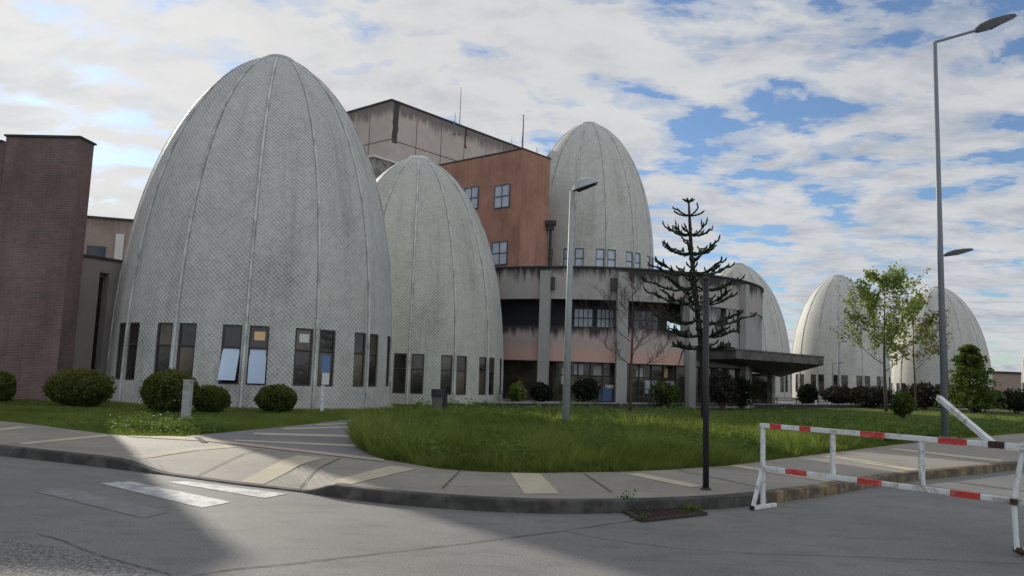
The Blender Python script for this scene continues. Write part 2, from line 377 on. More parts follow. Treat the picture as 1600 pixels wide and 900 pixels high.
M['canopy'] = rough_mat('canopy_concrete', (.13, .115, .105), .85, .35, 1, 15, .2, dirt=((.05, .045, .04), 1.2, .45, .8))
M['darkwall'] = rough_mat('dark_retaining', (.05, .048, .045), .9, .4, 1.5, 18, .3)
M['galv'] = rough_mat('galvanised', (.20, .22, .24), .6, .2, 4, 30, .05, metal=.25)
M['greypost'] = rough_mat('grey_pole_paint', (.33, .35, .34), .6, .2, 2, 20, .1, dirt=((.18, .17, .15), 2, .5, .6))
M['lampdark'] = rough_mat('lamp_dark', (.05, .055, .06), .5, .2)
M['lamptop'] = rough_mat('lamp_top', (.45, .47, .48), .4, .15)
M['lens'] = glass_mat('lamp_lens', (.12, .12, .11), .2, .6)
M['black'] = rough_mat('black_post', (.022, .022, .027), .5, .25)
M['white'] = rough_mat('white_enamel', (.66, .68, .66), .5, .2, 5, 40, .1, dirt=((.24, .18, .12), 7, .5, .8))
M['red'] = rough_mat('red_tape', (.52, .045, .035), .55, .25, 8, 40, .05, dirt=((.48, .34, .30), 9, .52, .75))
M['rust'] = rough_mat('rusty_iron', (.055, .036, .026), .9, .5, 9, 50, .5)
M['bark'] = rough_mat('bark', (.075, .06, .045), .95, .4, 6, 40, .5)
M['twig'] = rough_mat('twigs', (.075, .052, .045), .95, .4, 6, 40, .2)
M['arau'] = rough_mat('scale_leaves', (.020, .030, .015), .8, .5, 8, 60, .4)
M['aratrunk'] = rough_mat('dark_bark', (.030, .026, .024), .95, .4, 8, 40, .5)
M['greyconc'] = rough_mat('bollard_concrete', (.36, .36, .34), .9, .25, 5, 40, .3, dirt=((.15, .14, .12), 6, .5, .7))
M['connector'] = stained('connector_wall', (.34, .30, .275), 5.7, 2.0, (.07, .06, .06), .6, thr=.9)
M['rearwall'] = stained('rear_wall', (.37, .285, .245), 9.6, 2.0, (.08, .06, .05), .5, thr=.95)
M['grass'] = leaf_mat('grass_blades', (.042, .072, .020), (.26, .315, .09), .42)
M['weed'] = leaf_mat('weed_leaves', (.035, .075, .018), (.16, .225, .06), .28)
M['box'] = leaf_mat('boxwood', (.022, .040, .012), (.19, .20, .06), .35)
M['spring'] = leaf_mat('spring_leaves', (.07, .115, .028), (.22, .28, .08), .5)
M['redspring'] = leaf_mat('reddish_leaves', (.075, .075, .025), (.19, .19, .06), .4)
M['darkleaf'] = leaf_mat('dark_leaves', (.010, .018, .010), (.035, .05, .025), .2)
M['fir'] = leaf_mat('conifer_leaves', (.026, .055, .014), (.13, .18, .045), .35)
M['drytwig'] = leaf_mat('dry_twigs', (.026, .024, .018), (.058, .052, .038), .1)
M['blue'] = rough_mat('blue_print', (.10, .19, .36), .4, .1, fine=5)
M['interior'] = rough_mat('pale_board', (.60, .60, .56), .6, .1)
M['warm'] = rough_mat('painted_room_light', (.75, .50, .25), .6, .1)  # warm light inside the rooms, painted as plain colour

# ------------------------------------------------------------------ ground, road, kerb, pavement
def lawn_z(x, y): return .13 if y < 27 else (.13-.24*min(1, (y-27)/10.0))
def sheet(name, pts, mat_, z=None, **kw):
    mb = MB(); mb.add([(p[0], p[1], (p[2] if z is None else z)) for p in pts], [tuple(range(len(pts)))])
    o = mb.build(name, mat_, **kw)
    if o.data.polygons[0].normal.z < 0: o.data.flip_normals()
    o['kind'] = 'structure'; return o
n = 48
sheet('ground', [(1500*math.cos(2*math.pi*i/n), 200+1500*math.sin(2*math.pi*i/n), -.2) for i in range(n)], M['ground'])
KB = [(-500, 655), (-250, 683), (0, 712), (130, 727), (250, 742), (360, 757), (470, 770), (540, 780), (620, 789), (720, 797), (800, 801), (870, 803), (980, 802), (1060, 799), (1130, 795), (1190, 789), (1240, 782), (1303, 773), (1403, 755), (1500, 744), (1600, 733), (1800, 712), (2100, 688)]
IN = [(-500, 625), (-250, 640), (0, 658), (110, 671), (200, 681), (300, 683), (400, 695), (480, 704), (600, 718), (680, 731), (750, 737), (830, 739), (900, 738), (970, 737), (1040, 734), (1100, 730), (1150, 726), (1220, 717), (1310, 706), (1400, 695), (1500, 686), (1700, 670), (2000, 652)]
kerb_pts = [gp(*p, 0)[:2] for p in KB]; in_pts = [gp(*p, .15)[:2] for p in IN]
def smooth_line(P, n=6):
    P = np.array(P); o = []
    for i in range(len(P)-1):
        p0, p1, p2, p3 = P[max(i-1, 0)], P[i], P[i+1], P[min(i+2, len(P)-1)]
        for t in np.arange(n)/n:
            o.append(.5*((2*p1)+(-p0+p2)*t+(2*p0-5*p1+4*p2-p3)*t*t+(-p0+3*p1-3*p2+p3)*t**3))
    return np.array(o+[P[-1]])
ks = smooth_line(kerb_pts); is_ = smooth_line(in_pts)
rampf = []                                             # 1 = full kerb, 0 = dropped kerb
for i in range(len(ks)):
    s = i/6.0; a = 3.4; b_ = 6.0
    rampf.append(min(1, max(0, 1-(s-a)/.55)) if s < 5 else min(1, max(0, (s-b_)/.6)))
rampf = np.array(rampf); ztop = .02+.13*rampf
# normals of the kerb line pointing towards the pavement
tn = np.gradient(ks, axis=0); tn /= np.linalg.norm(tn, axis=1)[:, None]; nrm = np.stack([-tn[:, 1], tn[:, 0]], 1)
kb = ks+nrm*.16
ROAD = [(-160, -60), (160, -60)]+[tuple(p+nrm[i]*.02) for i, p in reversed(list(enumerate(ks)))]
ROAD = [(-200, -60), (200, -60), (200, float(ks[-1][1]))]+[tuple(p+nrm[i]*.02) for i, p in reversed(list(enumerate(ks)))]+[(-200, float(ks[0][1]))]
sheet('road', ROAD, M['road'], z=0.0)
def kerb(name, i0, i1, mat_):
    mb = MB(); vs = []; fs = []
    for i in range(i0, i1+1):
        zt = ztop[i]; a = ks[i]; b = kb[i]
        vs += [(a[0], a[1], -.05), (a[0]+nrm[i][0]*.015, a[1]+nrm[i][1]*.015, zt-.015), (a[0]+nrm[i][0]*.035, a[1]+nrm[i][1]*.035, zt), (b[0], b[1], zt), (b[0], b[1], -.05)]
    for i in range(i1-i0):
        o = 5*i; fs += [(o+k, o+5+k, o+6+k, o+1+k) for k in range(4)]
    mb.add(vs, fs); o = mb.build(name, mat_); o['kind'] = 'structure'
kerb('kerb', 0, 15*6, M['kerb']); kerb('yellow_kerb', 15*6, len(ks)-1, M['ykerb'])
mb = MB(); vs = []; fs = []
ROW = 5
for i in range(len(ks)):
    for j in range(ROW):
        t = j/(ROW-1); p = kb[i]*(1-t)+is_[i]*t
        zz_ = (ztop[i]-.003)*(1-min(1, t*2.2))+.15*min(1, t*2.2)
        vs.append((p[0], p[1], zz_))
for i in range(len(ks)-1):
    for j in range(ROW-1):
        o = i*ROW+j; fs.append((o, o+ROW, o+ROW+1, o+1))
mb.add(vs, fs); sw = mb.build('sidewalk', M['sidewalk'])
if sw.data.polygons[0].normal.z < 0: sw.data.flip_normals()
sw['kind'] = 'structure'
from mathutils.bvhtree import BVHTree
sw_bvh = BVHTree.FromPolygons([v.co.copy() for v in sw.data.vertices], [tuple(p.vertices) for p in sw.data.polygons])
def swz(p):                                           # height of the pavement at a plan point
    h = sw_bvh.ray_cast(Vector((p[0], p[1], 5)), Vector((0, 0, -1)))
    return h[0].z if h[0] is not None else .15
def clampz(p):
    h = sw_bvh.ray_cast(Vector((p[0], p[1], 5)), Vector((0, 0, -1)))
    if h[0] is not None: return p, h[0].z
    q = sw_bvh.find_nearest(Vector((p[0], p[1], .05)))[0]; return (q.x, q.y), q.z
def on_pave(px, dz=.005):
    p = gp(*px, .15)
    for _ in range(4): p = gp(*px, swz(p))
    return (p[0], p[1], swz(p)+dz)
def strip_on_pave(name, q, mat_, dz=.006, n=26):         # quad given as 4 photo points, subdivided along its length
    P = [on_pave(p, 0) for p in q]; mb = MB(); vs = []; fs = []
    A, B, C_, D = [np.array(p[:2]) for p in P]
    for i in range(n+1):
        t = i/n
        for k_ in range(5):
            p = (A*(1-t)+D*t)*(1-k_/4)+(B*(1-t)+C_*t)*k_/4; p, h_ = clampz(p); vs.append((p[0], p[1], h_+dz))
    for i in range(n): fs += [(5*i+k_, 5*i+k_+1, 5*i+k_+6, 5*i+k_+5) for k_ in range(4)]
    mb.add(vs, fs); o = mb.build(name, mat_)
    if o.data.polygons[0].normal.z < 0: o.data.flip_normals()
    o['kind'] = 'structure'
for q in ([(28, 693), (38, 695), (174, 682), (165, 679)], [(196, 711), (212, 716), (372, 699), (352, 696)],
          [(330, 751), (366, 754), (507, 716), (466, 712)], [(511, 753), (549, 757), (650, 733), (612, 728)],
          [(819, 772), (874, 772), (843, 740), (797, 739)], [(1077, 762), (1101, 760), (1000, 740), (977, 741)],
          [(1292, 753), (1304, 750), (1155, 727), (1137, 728)], [(1436, 737), (1446, 734), (1300, 712), (1280, 714)], [(1560, 722), (1570, 719), (1402, 701), (1385, 702)],
          [(1640, 712), (1650, 709), (1508, 693), (1492, 694)], [(-110, 683), (-100, 686), (45, 668), (35, 666)]):
    strip_on_pave('paving_band', q, M['band'])
strip_on_pave('paving_band', [(300, 683), (322, 690), (600, 722), (600, 716)], M['pinkband'], .011)
strip_on_pave('paving_band', [(196, 680), (206, 683), (325, 690), (300, 683)], M['band'], .009)
for q in ([(690, 764), (692.5, 764), (721, 735), (719, 735)], [(262, 742), (264, 742), (408.5, 703), (407, 703)], [(425, 768), (427, 768), (533, 716), (531, 716)],
          [(955, 770), (957.5, 770), (914, 741), (912, 741)], [(1185, 762), (1188, 762), (1060, 735), (1058, 735)], [(303, 684), (312, 684), (326, 692), (316, 692)]):
    strip_on_pave('pavement_joint', q, M['joint'], .013)
# path between the lawns
PATH = [(290, 681), (300, 683), (400, 695), (480, 704), (600, 718), (575, 709), (560, 699), (552, 685), (556, 671), (572, 660), (600, 653), (640, 650), (700, 648), (712, 642), (640, 645), (560, 654), (480, 663), (420, 669), (350, 676)]
path_w = [gp(*p, .15) for p in PATH]
sheet('path', path_w, M['path'], z=.152)
for q in ([(395, 676), (398, 679), (552, 683), (552, 680)], [(440, 669), (444, 671), (560, 668), (562, 666)], [(492, 663), (496, 664.5), (575, 661), (580, 659.5)], [(540, 657.5), (545, 659), (606, 655), (606, 653.5)], [(365, 687), (368, 689), (556, 698), (554, 695)]):
    sheet('paving_band', [gp(*p, .155) for p in q], M['band'], z=.157)
# sun-raked patch painted as asphalt, zebra, joints
sheet('painted_sun_grain', [gp(*p, 0) for p in [(-330, 812), (-120, 826), (0, 842), (90, 856), (170, 876), (255, 906), (330, 960), (200, 1100), (-500, 1100)]], M['sungrain'], z=.004)
for q, m_ in (([(156, 755.5), (201, 752), (362, 785), (315, 794)], 'paint'), ([(262, 753.5), (292, 752.5), (449, 772), (414, 779)], 'paint'), ([(52, 768), (105, 762), (262, 801), (224, 810)], 'fadepaint')):
    sheet('zebra_stripe', [gp(*p, 0) for p in q], M[m_], z=.005)
def crack(pts, w):
    L = smooth_line([gp(*p, 0)[:2] for p in pts], 10); L = L+rng.normal(0, .005, L.shape)
    t = np.gradient(L, axis=0); t /= np.linalg.norm(t, axis=1)[:, None]; nn = np.stack([-t[:, 1], t[:, 0]], 1); ww = w*(.5+rng.random(len(L)))[:, None]
    a = L+nn*ww; b = L-nn*ww; mb = MB(); vs = []
    for p, q in zip(a, b): vs += [(p[0], p[1], .007), (q[0], q[1], .007)]
    mb.add(vs, [(2*i, 2*i+1, 2*i+3, 2*i+2) for i in range(len(L)-1)]); o = mb.build('road_joint', M['joint']); o['kind'] = 'structure'
crack([(200, 925), (340, 894), (450, 882), (560, 869), (700, 853), (880, 830), (1000, 812)], .007)
crack([(60, 835), (95, 845), (150, 866), (200, 881), (260, 897), (330, 925)], .005)
crack([(880, 830), (960, 845), (1120, 862), (1400, 873), (1700, 886)], .004)

# lawn sheet
def in_edge(x): return float(np.interp(x, [p[0] for p in in_srt], [p[1] for p in in_srt]))
in_srt = sorted([(float(p[0]), float(p[1])) for p in is_])
xs = np.concatenate([np.linspace(-70, -20, 10), np.linspace(-18, 20, 60), np.linspace(22, 120, 30)])
mb = MB(); vs = []; NY = 46
for x in xs:
    y0 = in_edge(x)-.5
    for j in range(NY):
        y = y0+(150-y0)*(j/(NY-1))**2.2
        z = lawn_z(x, y)
        if y < 36 and y > y0+1: z += .05*(vnoise(np.array([x*.7]), np.array([y*.7]), 3)[0]-.7)
        vs.append((x, y, z))
mb.add(vs, [(i*NY+j, (i+1)*NY+j, (i+1)*NY+j+1, i*NY+j+1) for i in range(len(xs)-1) for j in range(NY-1)])
lw = mb.build('lawn', M['soil'], smooth=True); lw['kind'] = 'structure'

# ------------------------------------------------------------------ low wall and terrace
w0 = np.array([-1.6, 38.2]); w1 = np.array([36.0, 68.0]); wd = (w1-w0)/np.linalg.norm(w1-w0); wn = np.array([-wd[1], wd[0]])
sheet('terrace', [tuple(w0+wn*.2), tuple(w1+wd*40+wn*.2), tuple(w1+wd*40+wn*60), tuple(w0+wn*60)], M['terrace'], z=-.02)
mb = MB(); mb.prism([tuple(w0), tuple(w1+wd*8), tuple(w1+wd*8+wn*.25), tuple(w0+wn*.25)], -.4, .12)
lwall = thing('low_wall', (w0[0], w0[1], -.1), 'long low dark retaining wall along the back edge of the lawn', 'wall')
mb.build('wall', M['darkwall'], lwall)
mb = MB(); mb.prism([tuple(w0-wn*.05-wd*.04), tuple(w1+wd*8-wn*.05), tuple(w1+wd*8+wn*.3), tuple(w0+wn*.3-wd*.04)], .122, .19); mb.build('coping', M['plinth'], lwall)

# ------------------------------------------------------------------ egg domes
RE, HE, NS = 5.5, 14.8, 14
def prof(t): return RE*max(0.0, 1-t**2.7)**.6
SILL, HEAD = .92, 2.97
DS = 2*math.pi/NS
OPEN = [k for k in range(NS) if abs(((k+NS//2) % NS)-NS//2) <= 4]      # sectors turned to the viewer (rib k at angle k*DS from -Y)
offs = [0, R_(1.25), R_(4.7), R_(8.15), R_(10.5)]
brk = sorted([x for x in offs]+[DS-x for x in offs[1:]])
zs = [.12, .5, SILL, 1.6, 2.3, HEAD]+list(np.linspace(3.5, 11.5, 14))+[12.1, 12.7, 13.2, 13.6, 13.95, 14.25, 14.45, 14.58, 14.66]
arcl = [0]
for i in range(1, len(zs)): arcl.append(arcl[-1]+math.hypot(zs[i]-zs[i-1], prof(zs[i]/HE)-prof(zs[i-1]/HE)))
def pol(a, r, z): return (r*math.sin(a), -r*math.cos(a), z)
egg = thing('egg_dome', (0, 0, 0), 'x', 'dome', 'egg-shaped domes of the complex')
mb = MB()
def is_win(k, a):                                     # a = angle past rib k
    lo, hi = offs[1], offs[3]
    if lo-1e-6 <= a < hi-1e-6: return k in OPEN
    b = DS-a
    if lo+1e-6 < b <= hi+1e-6: return ((k+1) % NS) in OPEN
    return False
DEP = .16
for k in range(NS):
    for i, a0 in enumerate(brk):
        a1 = brk[i+1] if i+1 < len(brk) else DS
        for j in range(len(zs)-1):
            za, zb = zs[j], zs[j+1]; ra, rb = prof(za/HE), prof(zb/HE); A0, A1 = k*DS+a0, k*DS+a1
            win = is_win(k, a0) and SILL-1e-6 <= za and zb <= HEAD+1e-6
            if not win:
                m0, m1 = a0-DS/2, a1-DS/2
                mb.add([pol(A0, ra, za), pol(A1, ra, za), pol(A1, rb, zb), pol(A0, rb, zb)], [(0, 1, 2, 3)],
                       [[(m0*ra, arcl[j]), (m1*ra, arcl[j]), (m1*rb, arcl[j+1]), (m0*rb, arcl[j+1])]])
            else:
                def q(*p): mb.add(p, [(0, 1, 2, 3)], [[(.05, .02)]*4])
                if abs(za-SILL) < 1e-6: q(pol(A0, ra, za), pol(A1, ra, za), pol(A1, ra-DEP, za), pol(A0, ra-DEP, za))
                if abs(zb-HEAD) < 1e-6: q(pol(A0, rb-DEP, zb), pol(A1, rb-DEP, zb), pol(A1, rb, zb), pol(A0, rb, zb))
                edge = [offs[1], DS-offs[3]]
                if any(abs(a0-e) < 1e-6 for e in edge): q(pol(A0, ra, za), pol(A0, ra-DEP, za), pol(A0, rb-DEP, zb), pol(A0, rb, zb))
                edge = [offs[3], DS-offs[1]]
                if any(abs(a1-e) < 1e-6 for e in edge): q(pol(A1, ra-DEP, za), pol(A1, ra, za), pol(A1, rb, zb), pol(A1, rb-DEP, zb))
shell = mb.build('shell', M['egg'], egg)
bmm = bmesh.new(); bmm.from_mesh(shell.data); bmesh.ops.remove_doubles(bmm, verts=bmm.verts, dist=.002); bmm.to_mesh(shell.data); bmm.free()
for p in shell.data.polygons: p.use_smooth = True
shell.data.set_sharp_from_angle(angle=R_(35))
for k in range(NS):
    mb = MB(); a = k*DS; w = .042; vs = []; sv = []
    for z in zs[:-1]+[14.64]:
        r = prof(min(z, 14.6)/HE); dl = w/max(r, .5)
        sv += [pol(a-dl*1.4, r+.006, z), pol(a, r+.022, z), pol(a+dl*1.4, r+.006, z)]
        vs += [pol(a-dl, r-.02, z), pol(a-dl*.9, r+.05, z), pol(a+dl*.9, r+.05, z), pol(a+dl, r-.02, z)]
    mm = len(zs)
    mb.add(vs, [(4*i+c, 4*i+c+1, 4*i+5+c, 4*i+4+c) for i in range(mm-1) for c in range(3)])
    o = mb.build('rib', M['rib'], egg)
    sm = MB(); sm.add(sv, [(3*i+c, 3*i+c+1, 3*i+4+c, 3*i+3+c) for i in range(mm-1) for c in range(2)]); sm.build('rib_edge_shade', M['ribshade'], o)  # wider dark strip paints shade along both edges of the rib
mb = MB(); mb.lathe([(.62, 14.57), (.64, 14.74), (.56, 14.80), (.3, 14.83), (.02, 14.84)], 32); mb.build('cap', M['cap'], egg)
mb = MB(); mb.lathe([(RE-.1, -.6), (RE+.13, -.6), (RE+.13, .09), (RE+.08, .13), (RE-.15, .14)], 84); mb.build('plinth', M['plinth'], egg)
for k in OPEN:
    for sgn in (-1, 1):
        am = k*DS+sgn*(offs[1]+offs[3])/2; half = (offs[3]-offs[1])/2; r = prof(1.9/HE)-.09
        wd_ = 2*r*math.tan(half)-.012; rot = Matrix.Rotation(am, 4, 'Z')
        c0 = Vector(pol(am, r, 0)); tr = .92+.62*(HEAD-SILL)
        def loc(x, y, z): return tuple(c0+rot.to_3x3() @ Vector((x, y, z)))
        fr = MB(); t_ = .055; rm = rot.to_3x3()
        for x in (-wd_/2+t_/2, wd_/2-t_/2): fr.box(loc(x, 0, (SILL+HEAD)/2), (t_, .07, HEAD-SILL-.01), rot=rm)
        for z in (SILL+t_/2+.006, tr, HEAD-t_/2-.006): fr.box(loc(0, -.002, z), (wd_-2*t_+.002, .066, t_), rot=rm)
        wo = fr.build('window', M['frame'], egg)
        pn = MB(); pn.box(loc(0, .012, (tr+HEAD)/2), (wd_-.06, .015, HEAD-tr-.06), rot=rm); pn.build('upper_pane', M['glass2'] if (k+sgn) % 3 == 0 else M['glass'], wo)
        # lower sash hangs from the transom: own origin at its hinge so that it can stand open
        ps = MB(); hh = tr-SILL-.07; ps.box((0, .012, -hh/2), (wd_-.07, .014, hh-.02))
        po = ps.build('lower_sash', M['glass'] if (2*k+sgn) % 3 else M['glass2'])
        po.parent = wo; po.location = loc(0, -.004, tr-.035); po.rotation_euler = (0, 0, am)
        wo['slot'] = f'{k}:{sgn}'
def face_rot(x, y, rib_off): return math.atan2(-x, y)*-1*-1, rib_off
EG = [  # photo px of axis, depth, base z, rib offset deg, material key, label
    (None, (-10.4, 32.0), 0.0, -5.0, 'egg', 'largest, nearest egg dome, grey and tiled, with two windows standing open'),
    (None, (-5.85, 45.0), -.5, 0.0, 'egg2', 'white-capped egg dome half behind the largest dome, before the brick block'),
    (None, (5.95, 62.0), 8.25, -10.0, 'eggfar', 'egg dome raised on the roof of the round concrete building'),
    (None, (24.9, 84.0), -.2, 6.0, 'eggfar', 'egg dome behind the monkey puzzle tree and the entrance canopy'),
    (None, (38.7, 90.5), -.2, 1.0, 'eggfar', 'egg dome right of the canopy tip, partly behind the leafy young tree'),
    (None, (51.9, 93.0), -.8, 3.0, 'eggfar', 'egg dome behind the tall street lamp and the small conifer'),
    (None, (69.6, 95.0), -.2, 3.0, 'eggfar', 'egg dome cut off by the right edge of the photo'),
]
eggs = []
for i, (_, (ex, ey), ez, ro, mk, lab) in enumerate(EG):
    o = egg if i == 0 else copy_tree(egg)
    o.location = (ex, ey, ez); o.rotation_euler = (0, 0, -math.atan2(ex, ey)+R_(ro)); o['label'] = lab; eggs.append(o)
    if i == 2: o.scale = (1, 1, .965)
def swap(o, frm, to):
    for ch in [o]+list(o.children_recursive):
        if ch.type == 'MESH' and ch.data.materials[0] == frm:
            ch.material_slots[0].link = 'OBJECT'; ch.material_slots[0].material = to
for i, o in enumerate(eggs):
    if i: swap(o, M['egg'], M[EG[i][4]])
    if i >= 2: swap(o, M['rib'], M['rib'])
    if i == 1: swap(o, M['cap'], M['capwhite'])
    if i == 2: swap(o, M['frame'], M['gframe']); swap(o, M['glass2'], M['glass3']); swap(o, M['glass'], M['glass3'])
e1 = eggs[0]
for w in e1.children:
    s = w.get('slot')
    if s in ('0:-1', '0:1'):
        for p in w.children:
            if p.name.startswith('lower_sash'):
                p.rotation_euler = (Euler := __import__('mathutils').Euler)((R_(-24 if s == '0:-1' else -9), 0, p.rotation_euler.z), 'XYZ')
                p.material_slots[0].link = 'OBJECT'; p.material_slots[0].material = M['openpane']
                p['label'] = 'open pale blue lower sash tilted out'
    if s == '1:1':
        a = 1*DS+(offs[1]+offs[3])/2; r = prof(1.9/HE)-.088; rm = Matrix.Rotation(a, 3, 'Z'); c0 = Vector(pol(a, r, 0))
        for (x, z, sx, sz, m_, nm) in ((.02, 1.72, .34, .62, 'blue', 'poster_or_reflection'), (.05, 1.2, .3, .42, 'interior', 'poster_or_reflection')):
            mb = MB(); mb.box(c0+rm @ Vector((x, -.003, z)), (sx, .004, sz), rot=rm); o = mb.build(nm, M[m_]); o.parent = w
    if s in ('0:1', '1:-1'):
        sg = 1 if s == '0:1' else -1; kk = 0 if s == '0:1' else 1
        a = kk*DS+sg*(offs[1]+offs[3])/2; r = prof(1.9/HE)-.088; rm = Matrix.Rotation(a, 3, 'Z'); c0 = Vector(pol(a, r, 0))
        mb = MB(); mb.box(c0+rm @ Vector((0.02, -.003, 2.62)), (.36, .004, .30), rot=rm); o = mb.build('light_patch', M['warm'] if sg == 1 else M['interior']); o.parent = w  # warm room light painted as a flat patch; the other is a white shape
for o in bpy.data.objects:
    if 'slot' in o: del o['slot']

# ------------------------------------------------------------------ left brick wall block, connector, rear building
t = at(133, 216, 27.0); HB = float(t[2]); bx1 = float(t[0])-.18
bb = thing('brick_building', (bx1-1.5, 27.4, .1), 'dark shaded brick building at the left edge, beside the nearest dome', 'building')
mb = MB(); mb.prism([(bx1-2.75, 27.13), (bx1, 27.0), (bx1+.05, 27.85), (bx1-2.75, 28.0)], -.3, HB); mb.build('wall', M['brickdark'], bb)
mb = MB(); mb.prism([(bx1-2.80, 27.07), (bx1+.05, 26.93), (bx1+.11, 27.92), (bx1-2.80, 28.07)], HB+.002, HB+.07); mb.build('coping', M['darkwall'], bb)
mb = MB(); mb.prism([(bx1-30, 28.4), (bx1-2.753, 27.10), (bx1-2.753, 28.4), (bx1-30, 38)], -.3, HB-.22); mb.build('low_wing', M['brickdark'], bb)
mb = MB(); mb.prism([(bx1-30, 28.3), (bx1-2.83, 27.04), (bx1-2.83, 28.45), (bx1-30, 38.1)], HB-.218, HB-.15); mb.build('coping', M['darkwall'], bb)
cx0 = at(128, 500, 29.0); cx1 = at(196, 500, 30.5)
a = np.array(cx0[:2]); b = np.array(cx1[:2]); d = b-a; nn = np.array([-d[1], d[0]]); nn /= np.linalg.norm(nn); ztc = 5.45
cn = thing('link_building', (a[0], a[1], 0), 'grey link wall with a tall slot, between left brick wall and largest dome', 'building')
def along(t, o=0): return tuple(a+d*t+nn*o)
mb = MB(); mb.prism([along(-.6), along(.30), along(.30, 4), along(-.6, 4)], -.3, ztc); mb.prism([along(.52), along(1.5), along(1.5, 4), along(.52, 4)], -.3, ztc-.003)
mb.prism([along(.302, .35), along(.518, .35), along(.518, 4), along(.302, 4)], -.3, ztc-.006); mb.prism([along(.3005), along(.5195), along(.5195, .348), along(.3005, .348)], 4.95, ztc-.009); mb.build('wall', M['connector'], cn)
mb = MB(); mb.prism([along(-.6, -.06), along(1.5, -.06), along(1.5, 4), along(-.6, 4)], ztc+.003, ztc+.1); mb.build('coping', M['darkwall'], cn)
mb = MB(); mb.prism([along(.33, .30), along(.49, .30), along(.49, .345), along(.33, .345)], .4, 4.8); mb.build('slot_window', M['glass'], cn)
t = at(197, 347, 46); t2 = at(120, 358, 44)
rb = thing('rear_building', (float(t2[0]), 45, 0), 'brownish building behind the link wall, left of the nearest dome', 'building')
zz1 = float(t[2])
P0 = (float(t2[0])-6, 43.2); P1 = (float(t[0])+5, 47)
mb = MB(); mb.prism([P0, P1, (P1[0]-3, 56), (P0[0]-3, 54)], -.3, zz1); mb.build('wall', M['rearwall'], rb)
dd = np.array(P1)-np.array(P0); dd /= np.linalg.norm(dd); nn2 = np.array([dd[1], -dd[0]])
wv_ = np.array(P0)+dd*(np.dot(np.array(at(146, 395, 44.5)[:2])-np.array(P0), dd))
zc = float(at(146, 395, 44.5)[2]); ang = math.atan2(dd[1], dd[0])
mb = MB(); mb.box((wv_[0]+nn2[0]*.02, wv_[1]+nn2[1]*.02, zc), (1.0, .08, 1.0), ang); wo = mb.build('window', M['gframe'], rb)
mb = MB(); mb.box((wv_[0]+nn2[0]*.05, wv_[1]+nn2[1]*.05, zc), (.84, .06, .84), ang); mb.build('pane', M['glass'], wo)
wv_ = np.array(P0)+dd*(np.dot(np.array(at(189, 390, 46)[:2])-np.array(P0), dd)); zc = float(at(189, 390, 46)[2])
mb = MB(); mb.box((wv_[0]+nn2[0]*.06, wv_[1]+nn2[1]*.06, zc), (.45, .12, 1.7), ang); mb.build('vent_panel', M['interior'], rb)
mb = MB(); mb.prism([tuple(np.array(P0)+nn2*.1), tuple(np.array(P1)+nn2*.1), (P1[0]-3, 56), (P0[0]-3, 54)], zz1+.002, zz1+.12); mb.build('coping', M['darkwall'], rb)

# ------------------------------------------------------------------ brick block and beige block
va = np.array([.66, .75]); vb = np.array([-.78, .63])
def wall_window(par, base, dirv_, nout, u, z, w, h, fm, gm, cols=2, rows=2, extra=None):
    c = np.array(base)+np.array(dirv_)*u; ang = math.atan2(dirv_[1], dirv_[0])
    mb = MB(); t_ = .07
    o1 = c+np.array(nout)*.02
    for x in np.linspace(-w/2, w/2, cols+1): mb.box((o1[0]+dirv_[0]*x, o1[1]+dirv_[1]*x, z), (t_, .1, h), ang)
    for y in np.linspace(-h/2, h/2, rows+1): mb.box((o1[0]+nout[0]*.003, o1[1]+nout[1]*.003, z+y), (w+t_, .1, t_), ang)
    wo = mb.build('window', fm, par)
    o2 = c+np.array(nout)*.012
    mb = MB(); mb.box((o2[0], o2[1], z), (w, .06, h), ang); mb.build('pane', gm, wo)
    return wo
t = at(817, 233, 52); bc = np.array(t[:2]); bz = float(t[2])
bk = thing('brick_block', (bc[0], bc[1], 0), 'tall red brick block with pale windows between two of the domes', 'building')
pA = bc+vb*14; pB = bc+va*3.1
mb = MB(); mb.prism([tuple(bc), tuple(pB), tuple(pB+vb*14), tuple(pA)], -.3, bz); mb.build('wall', M['brick'], bk)
mb = MB(); mb.prism([tuple(bc-vb*.05-va*.05), tuple(pB+va*.05-vb*.05), tuple(pB+vb*14), tuple(pA-va*.05)], bz+.002, bz+.09); mb.build('coping', M['darkwall'], bk)
def on_face(px, py, base, dirv_):                     # plan distance along a vertical face seen at a pixel
    d_ = fw+rt*(px-800)/FPX+up*(450-py)/FPX
    A = np.array([[d_[0], -dirv_[0]], [d_[1], -dirv_[1]]]); s = np.linalg.solve(A, np.array(base)-CAM[:2])
    return float(s[1]), float(EYE+d_[2]*s[0])
nb = np.array([-.63, -.78]); nb_ = -va
for (px, py, hpx) in ((785, 307, 38), (737, 310, 38), (781, 396, 34)):
    u, z = on_face(px, py, bc, vb); wall_window(bk, bc, vb, nb_, u, z, 1.35 if px > 750 else 1.3, 1.6, M['bframe'], M['glass3'])
t = at(855, 350, 54.2); mb = MB(); q = pB+np.array([.1, -.2])
hp = thing('rain_hopper', (q[0], q[1], 8), 'dark rainwater hopper and downpipe at the right edge of the brick block', 'downpipe')
mb.prism([(q[0]-.3, q[1]-.25), (q[0]+.42, q[1]-.25), (q[0]+.42, q[1]+.25), (q[0]-.3, q[1]+.25)], float(t[2])-.1, float(t[2])+.22); mb.prism([(q[0]-.18, q[1]-.18), (q[0]+.3, q[1]-.18), (q[0]+.3, q[1]+.18), (q[0]-.18, q[1]+.18)], float(t[2])-.45, float(t[2])-.103); mb.build('hopper', M['darkwall'], hp)
mb = MB(); mb.tube([(q[0]+.05, q[1], float(t[2])-.4), (q[0]+.05, q[1], 7.4)], .1, 10); mb.build('pipe', M['darkwall'], hp)

